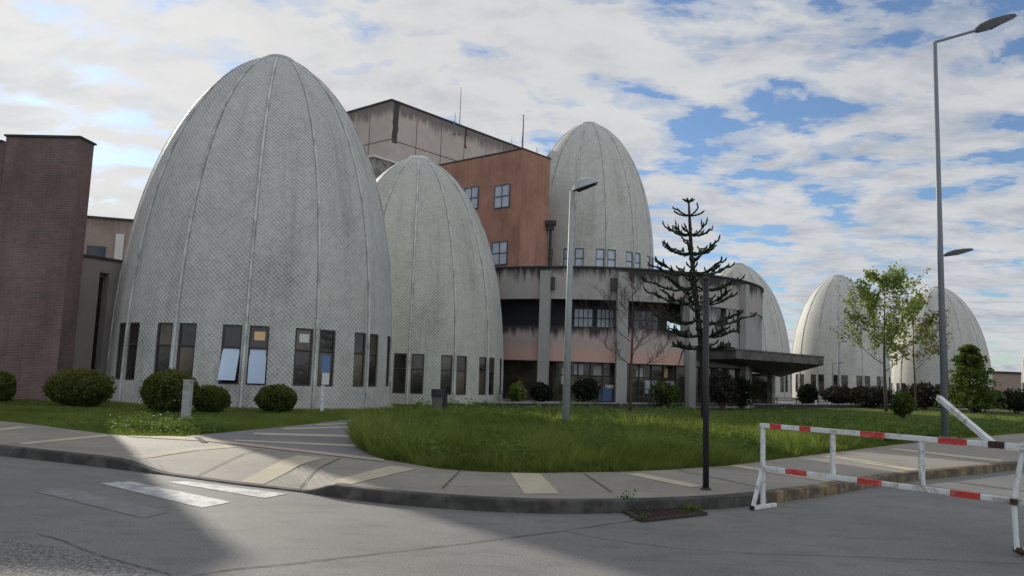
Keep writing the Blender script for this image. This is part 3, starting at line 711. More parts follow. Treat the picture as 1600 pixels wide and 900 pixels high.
t = at(612, 157.5, 62); cc = np.array(t[:2]); cz = float(t[2])
bl = thing('beige_block', (cc[0], cc[1], 0), 'tall windowless beige concrete block rising behind the domes and the brick block', 'building')
qa = cc+va*26; qb = cc+vb*18
mb = MB(); mb.prism([tuple(cc), tuple(qa), tuple(qa+vb*18), tuple(qb)], 4, cz); mb.build('wall', M['beige'], bl)
mb = MB(); mb.prism([tuple(cc-va*.07-vb*.07), tuple(qa-vb*.07), tuple(qa+vb*18), tuple(qb-va*.07)], cz+.002, cz+.16); mb.build('coping', M['darkwall'], bl)
mb = MB(); nR = -vb; nL = -va
for u in np.arange(2.9, 26, 2.9): p = cc+va*u+nR*.004; mb.box((p[0], p[1], (cz+5)/2), (.06, .03, cz-5.2), math.atan2(va[1], va[0]))
for u in np.arange(2.6, 18, 2.6): p = cc+vb*u+nL*.004; mb.box((p[0], p[1], (cz+5)/2), (.06, .03, cz-5.2), math.atan2(vb[1], vb[0]))
for z in (cz-3.3, cz-6.6):
    p = cc+va*13+nR*.006; mb.box((p[0], p[1], z), (26, .03, .07), math.atan2(va[1], va[0])); p = cc+vb*9+nL*.006; mb.box((p[0], p[1], z), (18, .03, .07), math.atan2(vb[1], vb[0]))
mb.build('panel_joints', M['groove'], bl)
for (u0_, u1_, zb_) in ((.25, .95, cz-3.5), (8.7, 9.0, cz-1.9)):
    mb = MB(); zt_ = cz-.02; k_ = 9; pts = []
    p0 = [cc+va*(u0_+rng.normal(0, .03))+nR*.012 for _ in range(k_)]; p1 = [cc+va*(u1_-.25*(i/k_)*(u1_-u0_)+rng.normal(0, .06))+nR*.012 for i in range(k_)]
    zz2 = np.linspace(zt_, zb_, k_); vs = []
    for i in range(k_): vs += [(*p0[i], zz2[i]), (*p1[i], zz2[i])]
    mb.add(vs, [(2*i, 2*i+2, 2*i+3, 2*i+1) for i in range(k_-1)]); mb.build('rain_stain', M['stain'], bl)
# lower white roof piece left of the beige corner
t = at(585, 264, 57); mb = MB(); mb.box((float(t[0])-1.0, 57.5, float(t[2])-2.4), (6.0, 3.0, 5.2), math.atan2(vb[1], vb[0]))
pr = thing('plant_room', (float(t[0])-1, 57.5, 10), 'pale low rooftop structure at the foot of the beige block, behind the white-capped dome', 'building')
mb.build('wall', M['plinth'], pr); mb = MB(); mb.box((float(t[0])-1.0, 57.5, float(t[2])+.29), (6.2, 3.2, .16), math.atan2(vb[1], vb[0])); mb.build('roof', M['interior'], pr)
for (px, py0, py1, Y, r_, lab) in ((720.5, 136, 200, 68, .05, 'tallest thin antenna mast on the beige roof'), (711, 177, 200, 66.5, .055, 'short antenna mast at the beige roof edge, just left of the tallest'), (818, 179, 236, 55, .07, 'thick grey mast rising behind the brick block corner'),
                                   (800, 212, 232, 60, .02, 'tiny thin rod on the roof left of the thick mast'), (839, 230, 246, 54, .03, 'small stub mast on the brick roof right of the thick mast')):
    p1_ = at(px, py0, Y); p0_ = (p1_[0], p1_[1], at(px, py1, Y)[2]-.6)
    am = thing('antenna_mast', p0_, lab, 'antenna', 'antenna masts on the roofs')
    mb = MB(); mb.tube([p0_, (p0_[0], p0_[1], p0_[2]+(p1_[2]-p0_[2])*.6), p1_], [r_, r_*.9, r_*.6], 8); mb.build('mast', M['galv'], am)
    mb = MB(); mb.box((p0_[0], p0_[1], p0_[2]+.1), (r_*5, r_*5, .2)); mb.build('base', M['galv'], am)

# ------------------------------------------------------------------ round building
RC = (5.9, 60.2); RR = 13.2
rd = thing('round_building', (RC[0], RC[1], 0), 'round stained concrete building of two storeys below the raised dome', 'building')
def phi_of(px, r=RR):                                   # angle of the front surface seen at a pixel column
    d_ = fw+rt*(px-800)/FPX+up*(450-540)/FPX; d2 = d_[:2]/np.linalg.norm(d_[:2]); o_ = -np.array(RC)
    bq = o_ @ d2; disc = bq*bq-(o_ @ o_-r*r); s = -bq-math.sqrt(max(disc, 0)); p = d2*s-np.array(RC)
    return math.atan2(p[0], -p[1])
A0, A1 = R_(-78), R_(97)
mb = MB(); mb.arc(RC, RR-.35, RR, 6.34, 8.3, A0, A1, 72); mb.build('parapet', M['parapet'], rd)
mb = MB(); mb.arc(RC, RR-.42, RR+.08, 8.302, 8.40, A0, A1, 72); mb.build('coping', M['darkwall'], rd)
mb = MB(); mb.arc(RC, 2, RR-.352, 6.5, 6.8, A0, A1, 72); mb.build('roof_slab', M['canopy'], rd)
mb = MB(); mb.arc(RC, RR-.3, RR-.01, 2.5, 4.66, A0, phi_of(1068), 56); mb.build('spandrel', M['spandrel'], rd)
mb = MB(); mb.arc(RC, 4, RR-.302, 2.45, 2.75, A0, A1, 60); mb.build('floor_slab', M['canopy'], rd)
pg0, pg1 = phi_of(1042, RR-1.7), phi_of(1068, RR-1.7)
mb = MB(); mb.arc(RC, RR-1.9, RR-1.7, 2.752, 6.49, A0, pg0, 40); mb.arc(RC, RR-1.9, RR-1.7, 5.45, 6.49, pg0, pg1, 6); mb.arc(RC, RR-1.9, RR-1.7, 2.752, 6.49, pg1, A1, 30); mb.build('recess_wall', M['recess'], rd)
for p0_, p1_ in ((896, 925), (932, 958), (990, 1028)):
    f0, f1 = phi_of(p0_, RR-1.65), phi_of(p1_, RR-1.65); mb = MB()
    for i_ in range(5): aa = f0+(f1-f0)*i_/4; mb.arc(RC, RR-1.698, RR-1.63, 3.2, 5.9, aa-.0025, aa+.0025, 1)
    for z in (3.2, 5.3, 5.9): mb.arc(RC, RR-1.697, RR-1.635, z-.04, z+.04, f0, f1, 6)
    wo = mb.build('window', M['bframe'], rd); mb = MB(); mb.arc(RC, RR-1.696, RR-1.66, 3.2, 5.9, f0, f1, 6); mb.build('pane', M['glass3'] if p0_ < 950 else M['glass2'], wo)
mb = MB(); f1 = phi_of(1068); mb.arc(RC, RR-.38, RR-.05, 2.5, 6.335, f1, phi_of(1120), 10); mb.arc(RC, RR-.38, RR-.05, 2.5, 4.6, phi_of(1120), phi_of(1136), 4); mb.arc(RC, RR-.38, RR-.05, 2.5, 6.335, phi_of(1136), phi_of(1152), 4); mb.arc(RC, RR-.38, RR-.05, 2.5, 4.8, phi_of(1152), phi_of(1165), 4); mb.arc(RC, RR-.38, RR-.05, 2.5, 6.335, phi_of(1165), A1, 10); mb.build('side_wall', M['sidewall'], rd)
for p0_, p1_, z0_ in ((1120, 1136, 4.6), (1152, 1165, 4.8)):
    mb = MB(); mb.arc(RC, RR-.34, RR-.28, z0_, 6.33, phi_of(p0_), phi_of(p1_), 4); mb.build('window', M['glass'], rd)
for px, w_ in ((850, .62), (971, .66), (1079, .5), (1163, .5)):
    f = phi_of(px, RR+.2); c_ = (RC[0]+(RR+.22)*math.sin(f), RC[1]-(RR+.22)*math.cos(f))
    mb = MB(); mb.box((c_[0], c_[1], 3.9), (w_, .44, 8.3), f); mb.build('column', M['column'], rd)
for px in (858, 958):                                    # rain spouts under the parapet
    f = phi_of(px, RR+.2); c_ = (RC[0]+(RR+.12)*math.sin(f), RC[1]-(RR+.12)*math.cos(f)); mb = MB(); mb.box((c_[0], c_[1], 7.3), (.42, .3, .75), f); mb.build('rain_spout', M['stain'], rd)
gl = MB(); gl.arc(RC, RR-1.1, RR-1.04, -.1, 2.449, A0, A1, 70)
go = gl.build('ground_floor_glazing', M['glass2'], rd)
for i_, px in enumerate(range(790, 1170, 19)):
    f = phi_of(px, RR-1.0); mb = MB(); mb.arc(RC, RR-1.038, RR-.96, -.1, 2.449, f-.0035, f+.0035, 1); mb.build('mullion', M['frame'], go)
mb = MB(); mb.arc(RC, RR-1.037, RR-.975, 1.62, 1.70, A0, A1, 60); mb.build('transom', M['frame'], go)
for (px, w_, z0_, z1_, m_) in ((935, 14, 1.72, 2.3, 'interior'), (948, 22, .15, 1.0, 'blue'), (955, 18, .95, 1.15, 'interior'), (884, 12, 1.1, 2.1, 'interior'), (1018, 22, .7, 1.5, 'glass3'), (1000, 12, 1.72, 2.3, 'interior'), (1048, 16, .9, 1.5, 'glass3'), (1040, 10, 1.72, 2.3, 'warm'), (965, 10, .3, .9, 'glass3'), (905, 16, 1.72, 2.35, 'glass3')):
    mb = MB(); f = phi_of(px, RR-1.0); hw = w_*.5*47/1200/RR; mb.arc(RC, RR-1.036, RR-1.02, z0_, z1_, f-hw, f+hw, 2); mb.build('poster_or_reflection', M[m_], go)  # blue print, plus bright reflections and room glimpses painted as flat panels
mb = MB(); mb.arc(RC, 3, RR-.02, -.3, -.02+.06, A0, A1, 60); mb.build('base_slab', M['plinth'], rd)
# railing in front of the ground floor
f0, f1 = phi_of(985, RR+1.2), phi_of(1065, RR+1.2)
rl = thing('railing', (RC[0]+(RR+1.2)*math.sin((f0+f1)/2), RC[1]-(RR+1.2)*math.cos((f0+f1)/2), 0), 'dark metal railing at the foot of the round building', 'railing')
mb = MB()
for z in (.5, 1.0): mb.arc(RC, RR+1.18, RR+1.23, z-.03, z+.03, f0, f1, 12)
mb.build('rail', M['black'], rl); mb = MB()
for i_ in range(12): aa = f0+(f1-f0)*i_/11; mb.arc(RC, RR+1.185, RR+1.225, -.02, .97, aa-.002, aa+.002, 1)
mb.build('balusters', M['black'], rl)

# ------------------------------------------------------------------ entrance canopy
N_ = at(1150, 547, 44.5); T_ = at(1287, 561, 52.0); B_ = at(1219, 584, 60); L_ = at(1066, 559, 50)
ztp = float(N_[2])
cp = thing('entrance_canopy', (N_[0], N_[1]+3, 0), 'broad dark concrete canopy with a pointed tip, right of the round building', 'canopy')
poly = [tuple(L_[:2]), tuple(N_[:2]), tuple(T_[:2]), tuple(B_[:2])]
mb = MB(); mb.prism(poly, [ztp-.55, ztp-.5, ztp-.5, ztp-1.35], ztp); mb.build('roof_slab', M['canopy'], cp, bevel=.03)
ctr = np.mean([p for p in poly], axis=0); pe = [tuple(ctr+(np.array(p)-ctr)*1.012) for p in poly]
mb = MB(); mb.prism(pe, ztp+.003, ztp+.10); mb.build('coping', M['canopy'], cp)
for px, Y in ((1077, 51.0), (1168, 53.5), (1205, 57.5)):
    c_ = at(px, 600, Y); mb = MB(); mb.box((c_[0], c_[1], 1.2), (.42, .42, 2.55), .7); mb.build('column', M['plinth'], cp)
mb = MB(); c0_ = at(1090, 600, 55); c1_ = at(1200, 600, 60); mb.prism([tuple(c0_[:2]), tuple(c1_[:2]), (c1_[0]-.2, c1_[1]+.3), (c0_[0]-.2, c0_[1]+.3)], -.1, 2.3); go = mb.build('entrance_glazing', M['glass'], cp)

# ------------------------------------------------------------------ lamps
def lamp(base, h, arm, head, r0_, label, hood=False, lean=(0, 0), group='street lamps'):
    o = thing('street_lamp', base, label, 'street lamp', group); b = Vector([float(c) for c in base]); top = b+Vector((lean[0], lean[1], h))
    mb = MB(); mb.tube([b+Vector((0, 0, -.3)), b+(top-b)*.5, top], [r0_, r0_*.8, r0_*.6], 12); mb.build('pole', M['galv'] if not hood else M['greypost'], o, smooth=True)
    mb = MB(); mb.box(b+Vector((0, 0, .03)), (r0_*4.4, r0_*4.4, .05)); mb.build('base_plate', M['galv'], o)
    ad = Vector(arm); e = top+ad
    mb = MB(); mb.tube([top-Vector((0, 0, .12)), top, e], r0_*.42, 8); mb.build('arm', M['galv'], o)
    hd = Vector(head); L = hd.length; q = hd.to_track_quat('X', 'Z').to_matrix(); w = L*.33
    def P(x, y, z): return e+q @ Vector((x*L, y*w, z*L))
    mb = MB()
    if hood:
        st = [(-.05, .22, -.02, .08), (.1, .42, -.03, .26), (.35, .56, -.05, .36), (.65, .52, -.05, .30), (.9, .36, -.03, .17), (1.0, .14, .0, .05)]
    else:
        st = [(-.05, .12, -.03, .04), (.1, .32, -.05, .10), (.4, .5, -.07, .13), (.72, .5, -.06, .10), (.95, .42, -.04, .06), (1.02, .25, -.02, .03)]
    vs = []
    for x, y, z0_, z1_ in st: vs += [P(x, -y, z0_), P(x, y, z0_), P(x, y*.75, z1_*.75), P(x, 0, z1_), P(x, -y*.75, z1_*.75)]
    fs = [(5*i+k, 5*i+(k+1) % 5, 5*i+5+(k+1) % 5, 5*i+5+k) for i in range(len(st)-1) for k in range(5)]+[(4, 3, 2, 1, 0), tuple(5*(len(st)-1)+k for k in range(5))]
    mb.add(vs, fs); hb = mb.build('lamp_head', M['lamptop'] if hood else M['lampdark'], o)
    mb = MB(); zf = -.085 if hood else -.075; mb.add([P(.12 if hood else .45, -.40, zf-.01), P(.9, -.33, zf+.02), P(.9, .33, zf+.02), P(.12 if hood else .45, .40, zf-.01), P(.12 if hood else .45, -.40, zf+.04), P(.9, -.33, zf+.05), P(.9, .33, zf+.05), P(.12 if hood else .45, .40, zf+.04)], [(0, 1, 2, 3), (7, 6, 5, 4), (0, 4, 5, 1), (1, 5, 6, 2), (2, 6, 7, 3), (3, 7, 4, 0)]); mb.build('lens', M['lampdark'] if hood else M['lens'], hb)
    return o
p = gp(1477, 682, .1); Y = 23.5; b1_ = at(1477, 682, Y); t1 = at(1460.5, 66, Y)
lamp((b1_[0], Y, .13), float(t1[2])-.13, at(1527, 47, Y+.25)-at(1460.5, 66, Y), at(1583, 26, Y+.5)-at(1527, 47, Y+.25), .105, 'tall galvanised street lamp with a long rising arm, standing on the right of the lawn', lean=(float(t1[0]-b1_[0]), 0))
Y = 23.2; b1_ = at(883.5, 664, Y); t1 = at(894, 299, Y)
lamp((b1_[0], Y, .13), float(t1[2])-.13, at(897, 297, Y)-at(894, 299, Y), at(934, 284, Y-.45)-at(897, 297, Y), .12, 'grey lamp post with a short hooded head, in the middle of the lawn', True, (float(t1[0]-b1_[0]), 0))
Y = 58; b1_ = at(1482, 640, Y); t1 = at(1471.5, 402, Y)
lamp((b1_[0], Y, -.05), float(t1[2])+.05, at(1477, 399, Y)-at(1471.5, 402, Y), at(1518, 390, Y)-at(1477, 399, Y), .11, 'distant street lamp, only its head showing right of the tall lamp pole', lean=(float(t1[0]-b1_[0]), 0))
for px, y0_, Y, ax, lab in ((1309.5, 535, 68, .35, 'thin small lamp post, the taller one before the dome right of the canopy'), (1301, 568, 70, .5, 'thin small lamp post, the shorter one just right of the canopy tip')):
    t1 = at(px, y0_, Y); lamp((float(t1[0]), Y, -.02), float(t1[2]), (ax, 0, .08), (.45, 0, .05), .07, lab)

# ------------------------------------------------------------------ street furniture
p = on_pave((1103, 765), 0); t1 = at(1103, 438, p[1])
sp = thing('black_post', p, 'slender black metal post standing on the pavement in front of the monkey puzzle tree', 'post')
mb = MB(); mb.tube([(p[0], p[1], p[2]-.02), (t1[0], p[1], t1[2])], .042, 14); mb.build('pole', M['black'], sp, smooth=True)
mb = MB(); mb.lathe([(.044, 0), (.05, .01), (.05, .04), (.02, .06)], 14, (t1[0], p[1], t1[2]-.002)); mb.build('cap', M['black'], sp)
mb = MB(); mb.lathe([(.075, 0), (.075, .012), (.055, .03)], 14, (p[0], p[1], p[2])); mb.build('collar', M['black'], sp)

bA = gp(1192, 795, 0); bB = gp(1632, 874, 0); bd = Vector(bB-bA); bd.z = 0; BL = bd.length; bd.normalize(); bn_ = Vector((-bd.y, bd.x, 0))
HBR = float(at(1189, 661, bA[1])[2]); zl = float(at(1190, 731, bA[1])[2])
br = thing('road_barrier', bA, 'white metal road barrier with red stripes closing the entrance road', 'barrier')
a0_ = Vector(bA)
def BP(s, z, o=0): return a0_+bd*s+bn_*o+Vector((0, 0, z))
for z, nm in ((HBR-.03, 'top_rail'), (zl, 'bottom_rail')):
    mb = MB(); mb.bar(BP(-.03 if z > .8 else .03, z), BP(BL, z), .055, .058); mb.build(nm, M['white'], br, bevel=.006)
def s_at(px, py):                                       # station along the barrier seen at a pixel
    d_ = fw+rt*(px-800)/FPX+up*(450-py)/FPX; A = np.array([[d_[0], -bd.x], [d_[1], -bd.y]]); s = np.linalg.solve(A, bA[:2]-CAM[:2]); return float(s[1])
for x0_, x1_, y in ((1205, 1222, 664), (1251, 1268, 667), (1346, 1384, 674), (1467, 1512, 681)):
    mb = MB(); mb.bar(BP(s_at(x0_, y), HBR-.03), BP(s_at(x1_, y), HBR-.03), .061, .064); mb.build('red_stripe', M['red'], br)
for x0_, x1_, y in ((1229, 1262, 735), (1341, 1379, 748), (1486, 1533, 763)):
    mb = MB(); mb.bar(BP(s_at(x0_, y), zl), BP(s_at(x1_, y), zl), .061, .064); mb.build('red_stripe', M['red'], br)
for s_ in (0, BL):
    mb = MB(); mb.bar(BP(s_, .03), BP(s_, HBR-.062), .055); mb.build('end_post', M['white'], br, bevel=.006)
    mb = MB(); mb.bar(BP(s_, .028, -.22), BP(s_, .028, .28), .05, .05); mb.build('foot', M['white'], br, bevel=.006)
    for o_ in (-.235,): mb = MB(); mb.box(BP(s_, .026, o_), (.056, .03, .052), math.atan2(bd.y, bd.x)); mb.build('rubber_end', M['black'], br)
mb = MB(); mb.bar(BP(0, .05, -.21), BP(0, zl-.02, -.02), .04); mb.build('strut', M['white'], br)
for px, y in ((1301, 671), (1439, 679)):
    s_ = s_at(px, y); mb = MB(); mb.bar(BP(s_, zl+.03), BP(s_, HBR-.062), .05); mb.build('upright', M['white'], br, bevel=.005)
Yb = bB[1]+.15; P0_ = at(1600, 692, Yb); P1_ = at(1584, 784, Yb-.02); P2_ = at(1589, 861, Yb-.05)
mb = MB(); mb.tube([P0_, (P0_+P1_)/2, P1_, (P1_+P2_)/2, P2_], .026, 8); mb.build('bent_strut', M['white'], br)
mb = MB(); mb.tube([P1_+np.array([0, 0, .03]), P1_, P1_-np.array([0, 0, .03])], .032, 8); mb.tube([P2_+np.array([-.02, 0, .02]), P2_+np.array([.06, 0, -.01])], .034, 8); mb.build('rusty_joint', M['rust'], br)
mb = MB(); mb.bar(P2_+np.array([.04, 0, 0]), P2_+np.array([.35, .1, .0]), .045); mb.build('foot', M['white'], br)
s_ = s_at(1548, 685); e0 = BP(s_, HBR-.02, .05); e1_ = at(1466, 621, e0.y+.75)
mb = MB(); mb.bar(e0, e1_, .058); mb.build('bent_arm', M['white'], br, bevel=.006)
mb = MB(); sj = s_at(1571, 687); mb.bar(BP(s_-.02, HBR-.028), BP(sj, HBR-.028), .075, .07); mb.build('rusty_hinge', M['rust'], br, bevel=.012)

# drain grate with weeds
gq = [gp(*q, 0) for q in ((975, 801), (1075, 797), (1103, 805), (1003, 816))]
dr = thing('drain_grate', np.mean(gq, axis=0), 'rusty iron drain grate against the kerb, weeds growing at it', 'drain')
A, B, C_, D = [np.array(q) for q in gq]; mb = MB()
mb.add([tuple(q[:2])+(.009,) for q in gq], [(0, 3, 2, 1)]); pit_shade = mb.build('pit_shade', M['black'], dr)  # flat black sheet, the dark of the hole put in as colour
if pit_shade.data.polygons[0].normal.z < 0: pit_shade.data.flip_normals()
mb = MB()
for i_ in range(15):
    t = (i_+.5)/15; mb.bar(tuple((A*(1-t)+B*t)[:2])+(.026,), tuple((D*(1-t)+C_*t)[:2])+(.026,), .022, .03)
mb.build('bars', M['rust'], dr); mb = MB()
for q0, q1 in ((A, B), (B, C_), (C_, D), (D, A)): mb.bar(tuple(q0[:2])+(.02,), tuple(q1[:2])+(.02,), .05, .03)
mb.build('frame', M['rust'], dr)

def post(px, py, ph, w, label, name, m_, z=.13, lean=0):
    b = gp(px, py, z); h = ph*b[1]/FPX; o = thing(name, b, label, 'post'); bv = Vector(b)
    mb = MB(); mb.bar(bv+Vector((0, 0, -.1)), bv+Vector((lean, 0, h)), w); mb.build('shaft', M[m_], o, bevel=.012)
    mb = MB(); mb.box(bv+Vector((lean, 0, h+.02)), (w*1.1, w*1.1, .04)); mb.build('top', M[m_], o, bevel=.01)
    return o
post(290, 655, 58, .2, 'squat pale concrete bollard in front of the round bush near the path', 'bollard', 'greyconc')
post(503, 643, 38, .10, 'slim white marker post at the foot of the nearest dome', 'marker_post', 'white', lean=-.02)
post(1397, 630, 22, .10, 'short white marker post beyond the lawn, beside the small bush', 'marker_post', 'white', -.05)
b = gp(686, 650, .13); k_ = b[1]/FPX
bn = thing('litter_bin', b, 'dark litter bin on a post where the path ends, before the white-capped dome', 'litter bin')
mb = MB(); mb.tube([b+np.array([.17, 0, -.1]), b+np.array([.19, 0, 35*k_])], .07, 10); mb.build('post', M['black'], bn)
mb = MB(); mb.tube([b+np.array([-.06, 0, 9*k_]), b+np.array([-.06, 0, 29*k_])], [.17, .21], 16); mb.build('basket', M['canopy'], bn, smooth=False)
mb = MB(); mb.tube([b+np.array([-.06, 0, 29*k_+.003]), b+np.array([-.06, 0, 41*k_])], [.235, .235], 16); mb.build('lid', M['black'], bn)
for i_, px in enumerate((1228, 1262, 1312)):
    c_ = at(px, 626, 63+i_*1.5); o = thing('bench', (c_[0], c_[1], 0), ['pale bench on the terrace under the canopy tip', 'pale bench on the terrace, the middle one of the three', 'pale bench on the terrace in front of the dome right of the canopy'][i_], 'bench', 'benches on the terrace')
    mb = MB(); mb.box((c_[0], c_[1], .45), (2.2, .45, .09)); mb.build('seat', M['plinth'], o)
    for s_ in (-.8, .8): mb = MB(); mb.box((c_[0]+s_, c_[1], .2), (.14, .4, .405)); mb.build('leg', M['plinth'], o)

# ------------------------------------------------------------------ plants
def rot_frames(n, flat=0):
    a = rng.normal(size=(n, 3)); a[:, 2] *= (1-flat); a /= np.linalg.norm(a, axis=1)[:, None]
    b = rng.normal(size=(n, 3)); b -= a*(a*b).sum(1)[:, None]; b /= np.linalg.norm(b, axis=1)[:, None]
    return a, b
def bush(px, yb, w, h, Y, mat_, label, z=None, n=2600, leaf=.035, name='round_bush', group=None, loose=.12, cat='bush', twigs=False):
    z = lawn_z(0, Y) if z is None else z
    x = float(at(px, yb, Y)[0]); rx = w*Y/FPX/2; hh = h*Y/FPX; o = thing(name, (x, Y, z), label, cat, group)
    d = rng.normal(size=(n, 3)); d /= np.linalg.norm(d, axis=1)[:, None]
    s1, s2, s3 = rng.random(3)*50
    lump = vnoise(d[:, 0]*2.6+s1+d[:, 2]*1.7, d[:, 1]*2.6+s2-d[:, 2]*1.3, 5)
    r = (1-loose*1.3*lump)*(1-np.abs(rng.normal(0, loose, n)))*np.where(rng.random(n) < .05, 1+.16*rng.random(n), 1)
    P = d*r[:, None]*np.array([rx, rx*.92, hh/2])+np.array([x, Y, z+hh*.5])
    P[:, 2] = np.maximum(P[:, 2], z+.03)
    a, b = rot_frames(n); s = leaf*(.6+.8*rng.random(n))[:, None]
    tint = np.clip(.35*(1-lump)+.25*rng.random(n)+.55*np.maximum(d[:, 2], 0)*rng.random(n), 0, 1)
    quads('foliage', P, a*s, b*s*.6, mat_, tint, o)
    mb = MB(); rad = random.random
    for _ in range(5 if not twigs else 16):
        e = Vector((x+(rad()-.5)*rx*1.3, Y+(rad()-.5)*rx*1.3, z+hh*(.5+.35*rad())))
        mb.tube([(x+(rad()-.5)*.2*rx, Y, z-.05), (Vector((x, Y, z))+e)/2+Vector((0, 0, .1*hh)), e], [.03, .02, .008], 5)
    mb.build('stems', M['twig'], o); return o
G1 = 'clipped round bushes before the domes'
for px, yb, w, h, Y, lab in ((122, 637, 102, 62, 23.8, 'clipped round bush before the dark brick wall, at its right corner'), (264, 646, 88, 70, 22.6, 'largest clipped round bush, behind the pale bollard'), (328, 643, 62, 44, 23.6, 'low clipped bush tucked right behind the largest one'),
                             (431, 642, 66, 46, 24.6, 'clipped bush standing alone at the foot of the nearest dome'), (-4, 632, 48, 52, 24.6, 'clipped bush cut off by the left edge of the photo')):
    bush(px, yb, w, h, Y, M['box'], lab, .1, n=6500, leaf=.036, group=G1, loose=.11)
G2 = 'shrubs along the round building'
tz = -.02
for px, w, h, Y, m_, lab, nn_, lf in ((845, 46, 36, 44.0, 'darkleaf', 'dark rounded shrub left of the lamp post, by the round building', 1800, .07), (808, 34, 34, 43.0, 'spring', 'light green feathery shrub beside the white-capped dome', 700, .08), (915, 60, 46, 45.5, 'darkleaf', 'sparse dark shrub just right of the lamp post', 900, .07),
                                  (1040, 62, 42, 46.5, 'fir', 'green shrub behind the railing of the round building', 1000, .07), (1128, 66, 66, 45.5, 'drytwig', 'tall dark twiggy shrub under the entrance canopy', 1600, .07), (1160, 44, 56, 47.5, 'darkleaf', 'dark shrub right of the twiggy one under the canopy', 1100, .07)):
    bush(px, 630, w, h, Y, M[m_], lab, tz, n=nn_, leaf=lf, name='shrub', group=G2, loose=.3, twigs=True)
G3 = 'dark shrubs along the terrace on the right'
for px, w, h, Y, m_, lab in ((1262, 34, 38, 60, 'darkleaf', 'dark shrub before the windows, just under the canopy tip'), (1312, 78, 34, 64, 'drytwig', 'twiggy brown shrub behind the bench right of the canopy'), (1360, 92, 38, 62, 'drytwig', 'twiggy brown shrub left of the leafy tree trunk'), (1446, 96, 44, 63, 'drytwig', 'twiggy shrub between the leafy tree and the tall lamp pole'),
                             (1522, 104, 46, 60, 'darkleaf', 'broad dark shrub at the foot of the small conifer'), (1590, 96, 40, 62, 'darkleaf', 'dark shrub at the right edge of the photo')):
    bush(px, 640, w, h, Y, M[m_], lab, -.1, n=2000, leaf=.085, name='shrub', group=G3, loose=.28, twigs=True)
bush(1411, 652, 42, 48, 42, M['fir'], 'small green bush on the lawn below the leafy young tree', -.1, n=1500, leaf=.06, name='shrub', loose=.3, twigs=True)

def tree(px, yb, ytop, Y, wpx, mat_, label, name, nleaf, leaf, seed, z, crown0=.3, lean=0, group=None, depth=3, bark='bark', nlimb=13, r0=.11):
    rs = random.Random(seed); x = float(at(px, yb, Y)[0]); H = float(at(px, ytop, Y)[2])-z; Wd = wpx*Y/FPX/2
    o = thing(name, (x, Y, z), label, 'tree', group); b = Vector((x, Y, z)); tips = []
    mb = MB(); tr = [b+Vector((lean*t*t+.05*math.sin(5*t+seed), .06*math.sin(4*t), H*t)) for t in [i/8 for i in range(9)]]
    mb.tube([b-Vector((0, 0, .15))]+tr[1:], [r0*(1-.93*i/8) for i in range(9)], 8); mb.build('trunk', M[bark], o, smooth=True)
    lm = MB()
    def grow(p, d, L, r, lev):
        pts = [p]; q = p.copy(); dd = d.copy()
        for i in range(4):
            dd = (dd+Vector((rs.uniform(-.22, .22), rs.uniform(-.22, .22), rs.uniform(-.02, .2)))).normalized(); q = q+dd*L/4; pts.append(q.copy())
            if lev >= 1: tips.append((q.copy(), lev))
            if lev < depth and i >= 0:
                for _ in range(2 if lev == 0 else 1):
                    s = Vector((rs.uniform(-1, 1), rs.uniform(-1, 1), rs.uniform(-.2, .7))).normalized(); grow(q.copy(), (dd*.8+s).normalized(), L*rs.uniform(.35, .55), r*.5, lev+1)
        lm.tube(pts, [max(r*(1-.8*i/4), .006) for i in range(5)], 4 if lev else 5, cap=False)
    for i in range(nlimb):
        t = crown0+(1-crown0)*(i+.3)/nlimb*.93; p = tr[0].lerp(tr[-1], t); p = tr[int(t*8)].lerp(tr[min(8, int(t*8)+1)], t*8-int(t*8)); a = i*2.4+rs.uniform(-.4, .4)
        env = Wd*(.35+1.15*math.sin(min(1, (1-t)/(1-crown0)*.95+.05)*math.pi*.62))*rs.uniform(.6, 1)
        grow(p, Vector((math.cos(a), math.sin(a), .55)).normalized(), env, r0*.35*(1.1-t), 0)
    lm.build('limbs', M[bark], o)
    if nleaf:
        T = np.array([t_[0] for t_ in tips]); idx = rng.integers(0, len(T), nleaf); P = T[idx]+rng.normal(0, leaf*2.2, (nleaf, 3)); a, c = rot_frames(nleaf); s = leaf*(.6+.8*rng.random(nleaf))[:, None]
        quads('crown', P, a*s, c*s*.6, mat_, np.clip(.5*vnoise(P[:, 0]*1.5, P[:, 2]*1.5, 9)+.6*rng.random(nleaf), 0, 1), o)
    return o
tree(1385, 645, 428, 54, 98, M['spring'], 'leafy young tree with thin spring foliage between two of the far domes', 'young_tree', 4600, .075, 3, -.1, .27, r0=.13)
tree(1431, 642, 470, 58, 70, M['redspring'], 'smaller young tree with sparse reddish leaves, left of the tall lamp pole', 'young_tree', 1500, .085, 8, -.1, .35, r0=.08, nlimb=9)
tree(985, 632, 432, 41, 105, M['twig'], 'leafless tree with fine dark twigs before the round building', 'bare_tree', 0, .05, 5, -.05, .25, r0=.10, bark='twig', depth=3, nlimb=12)
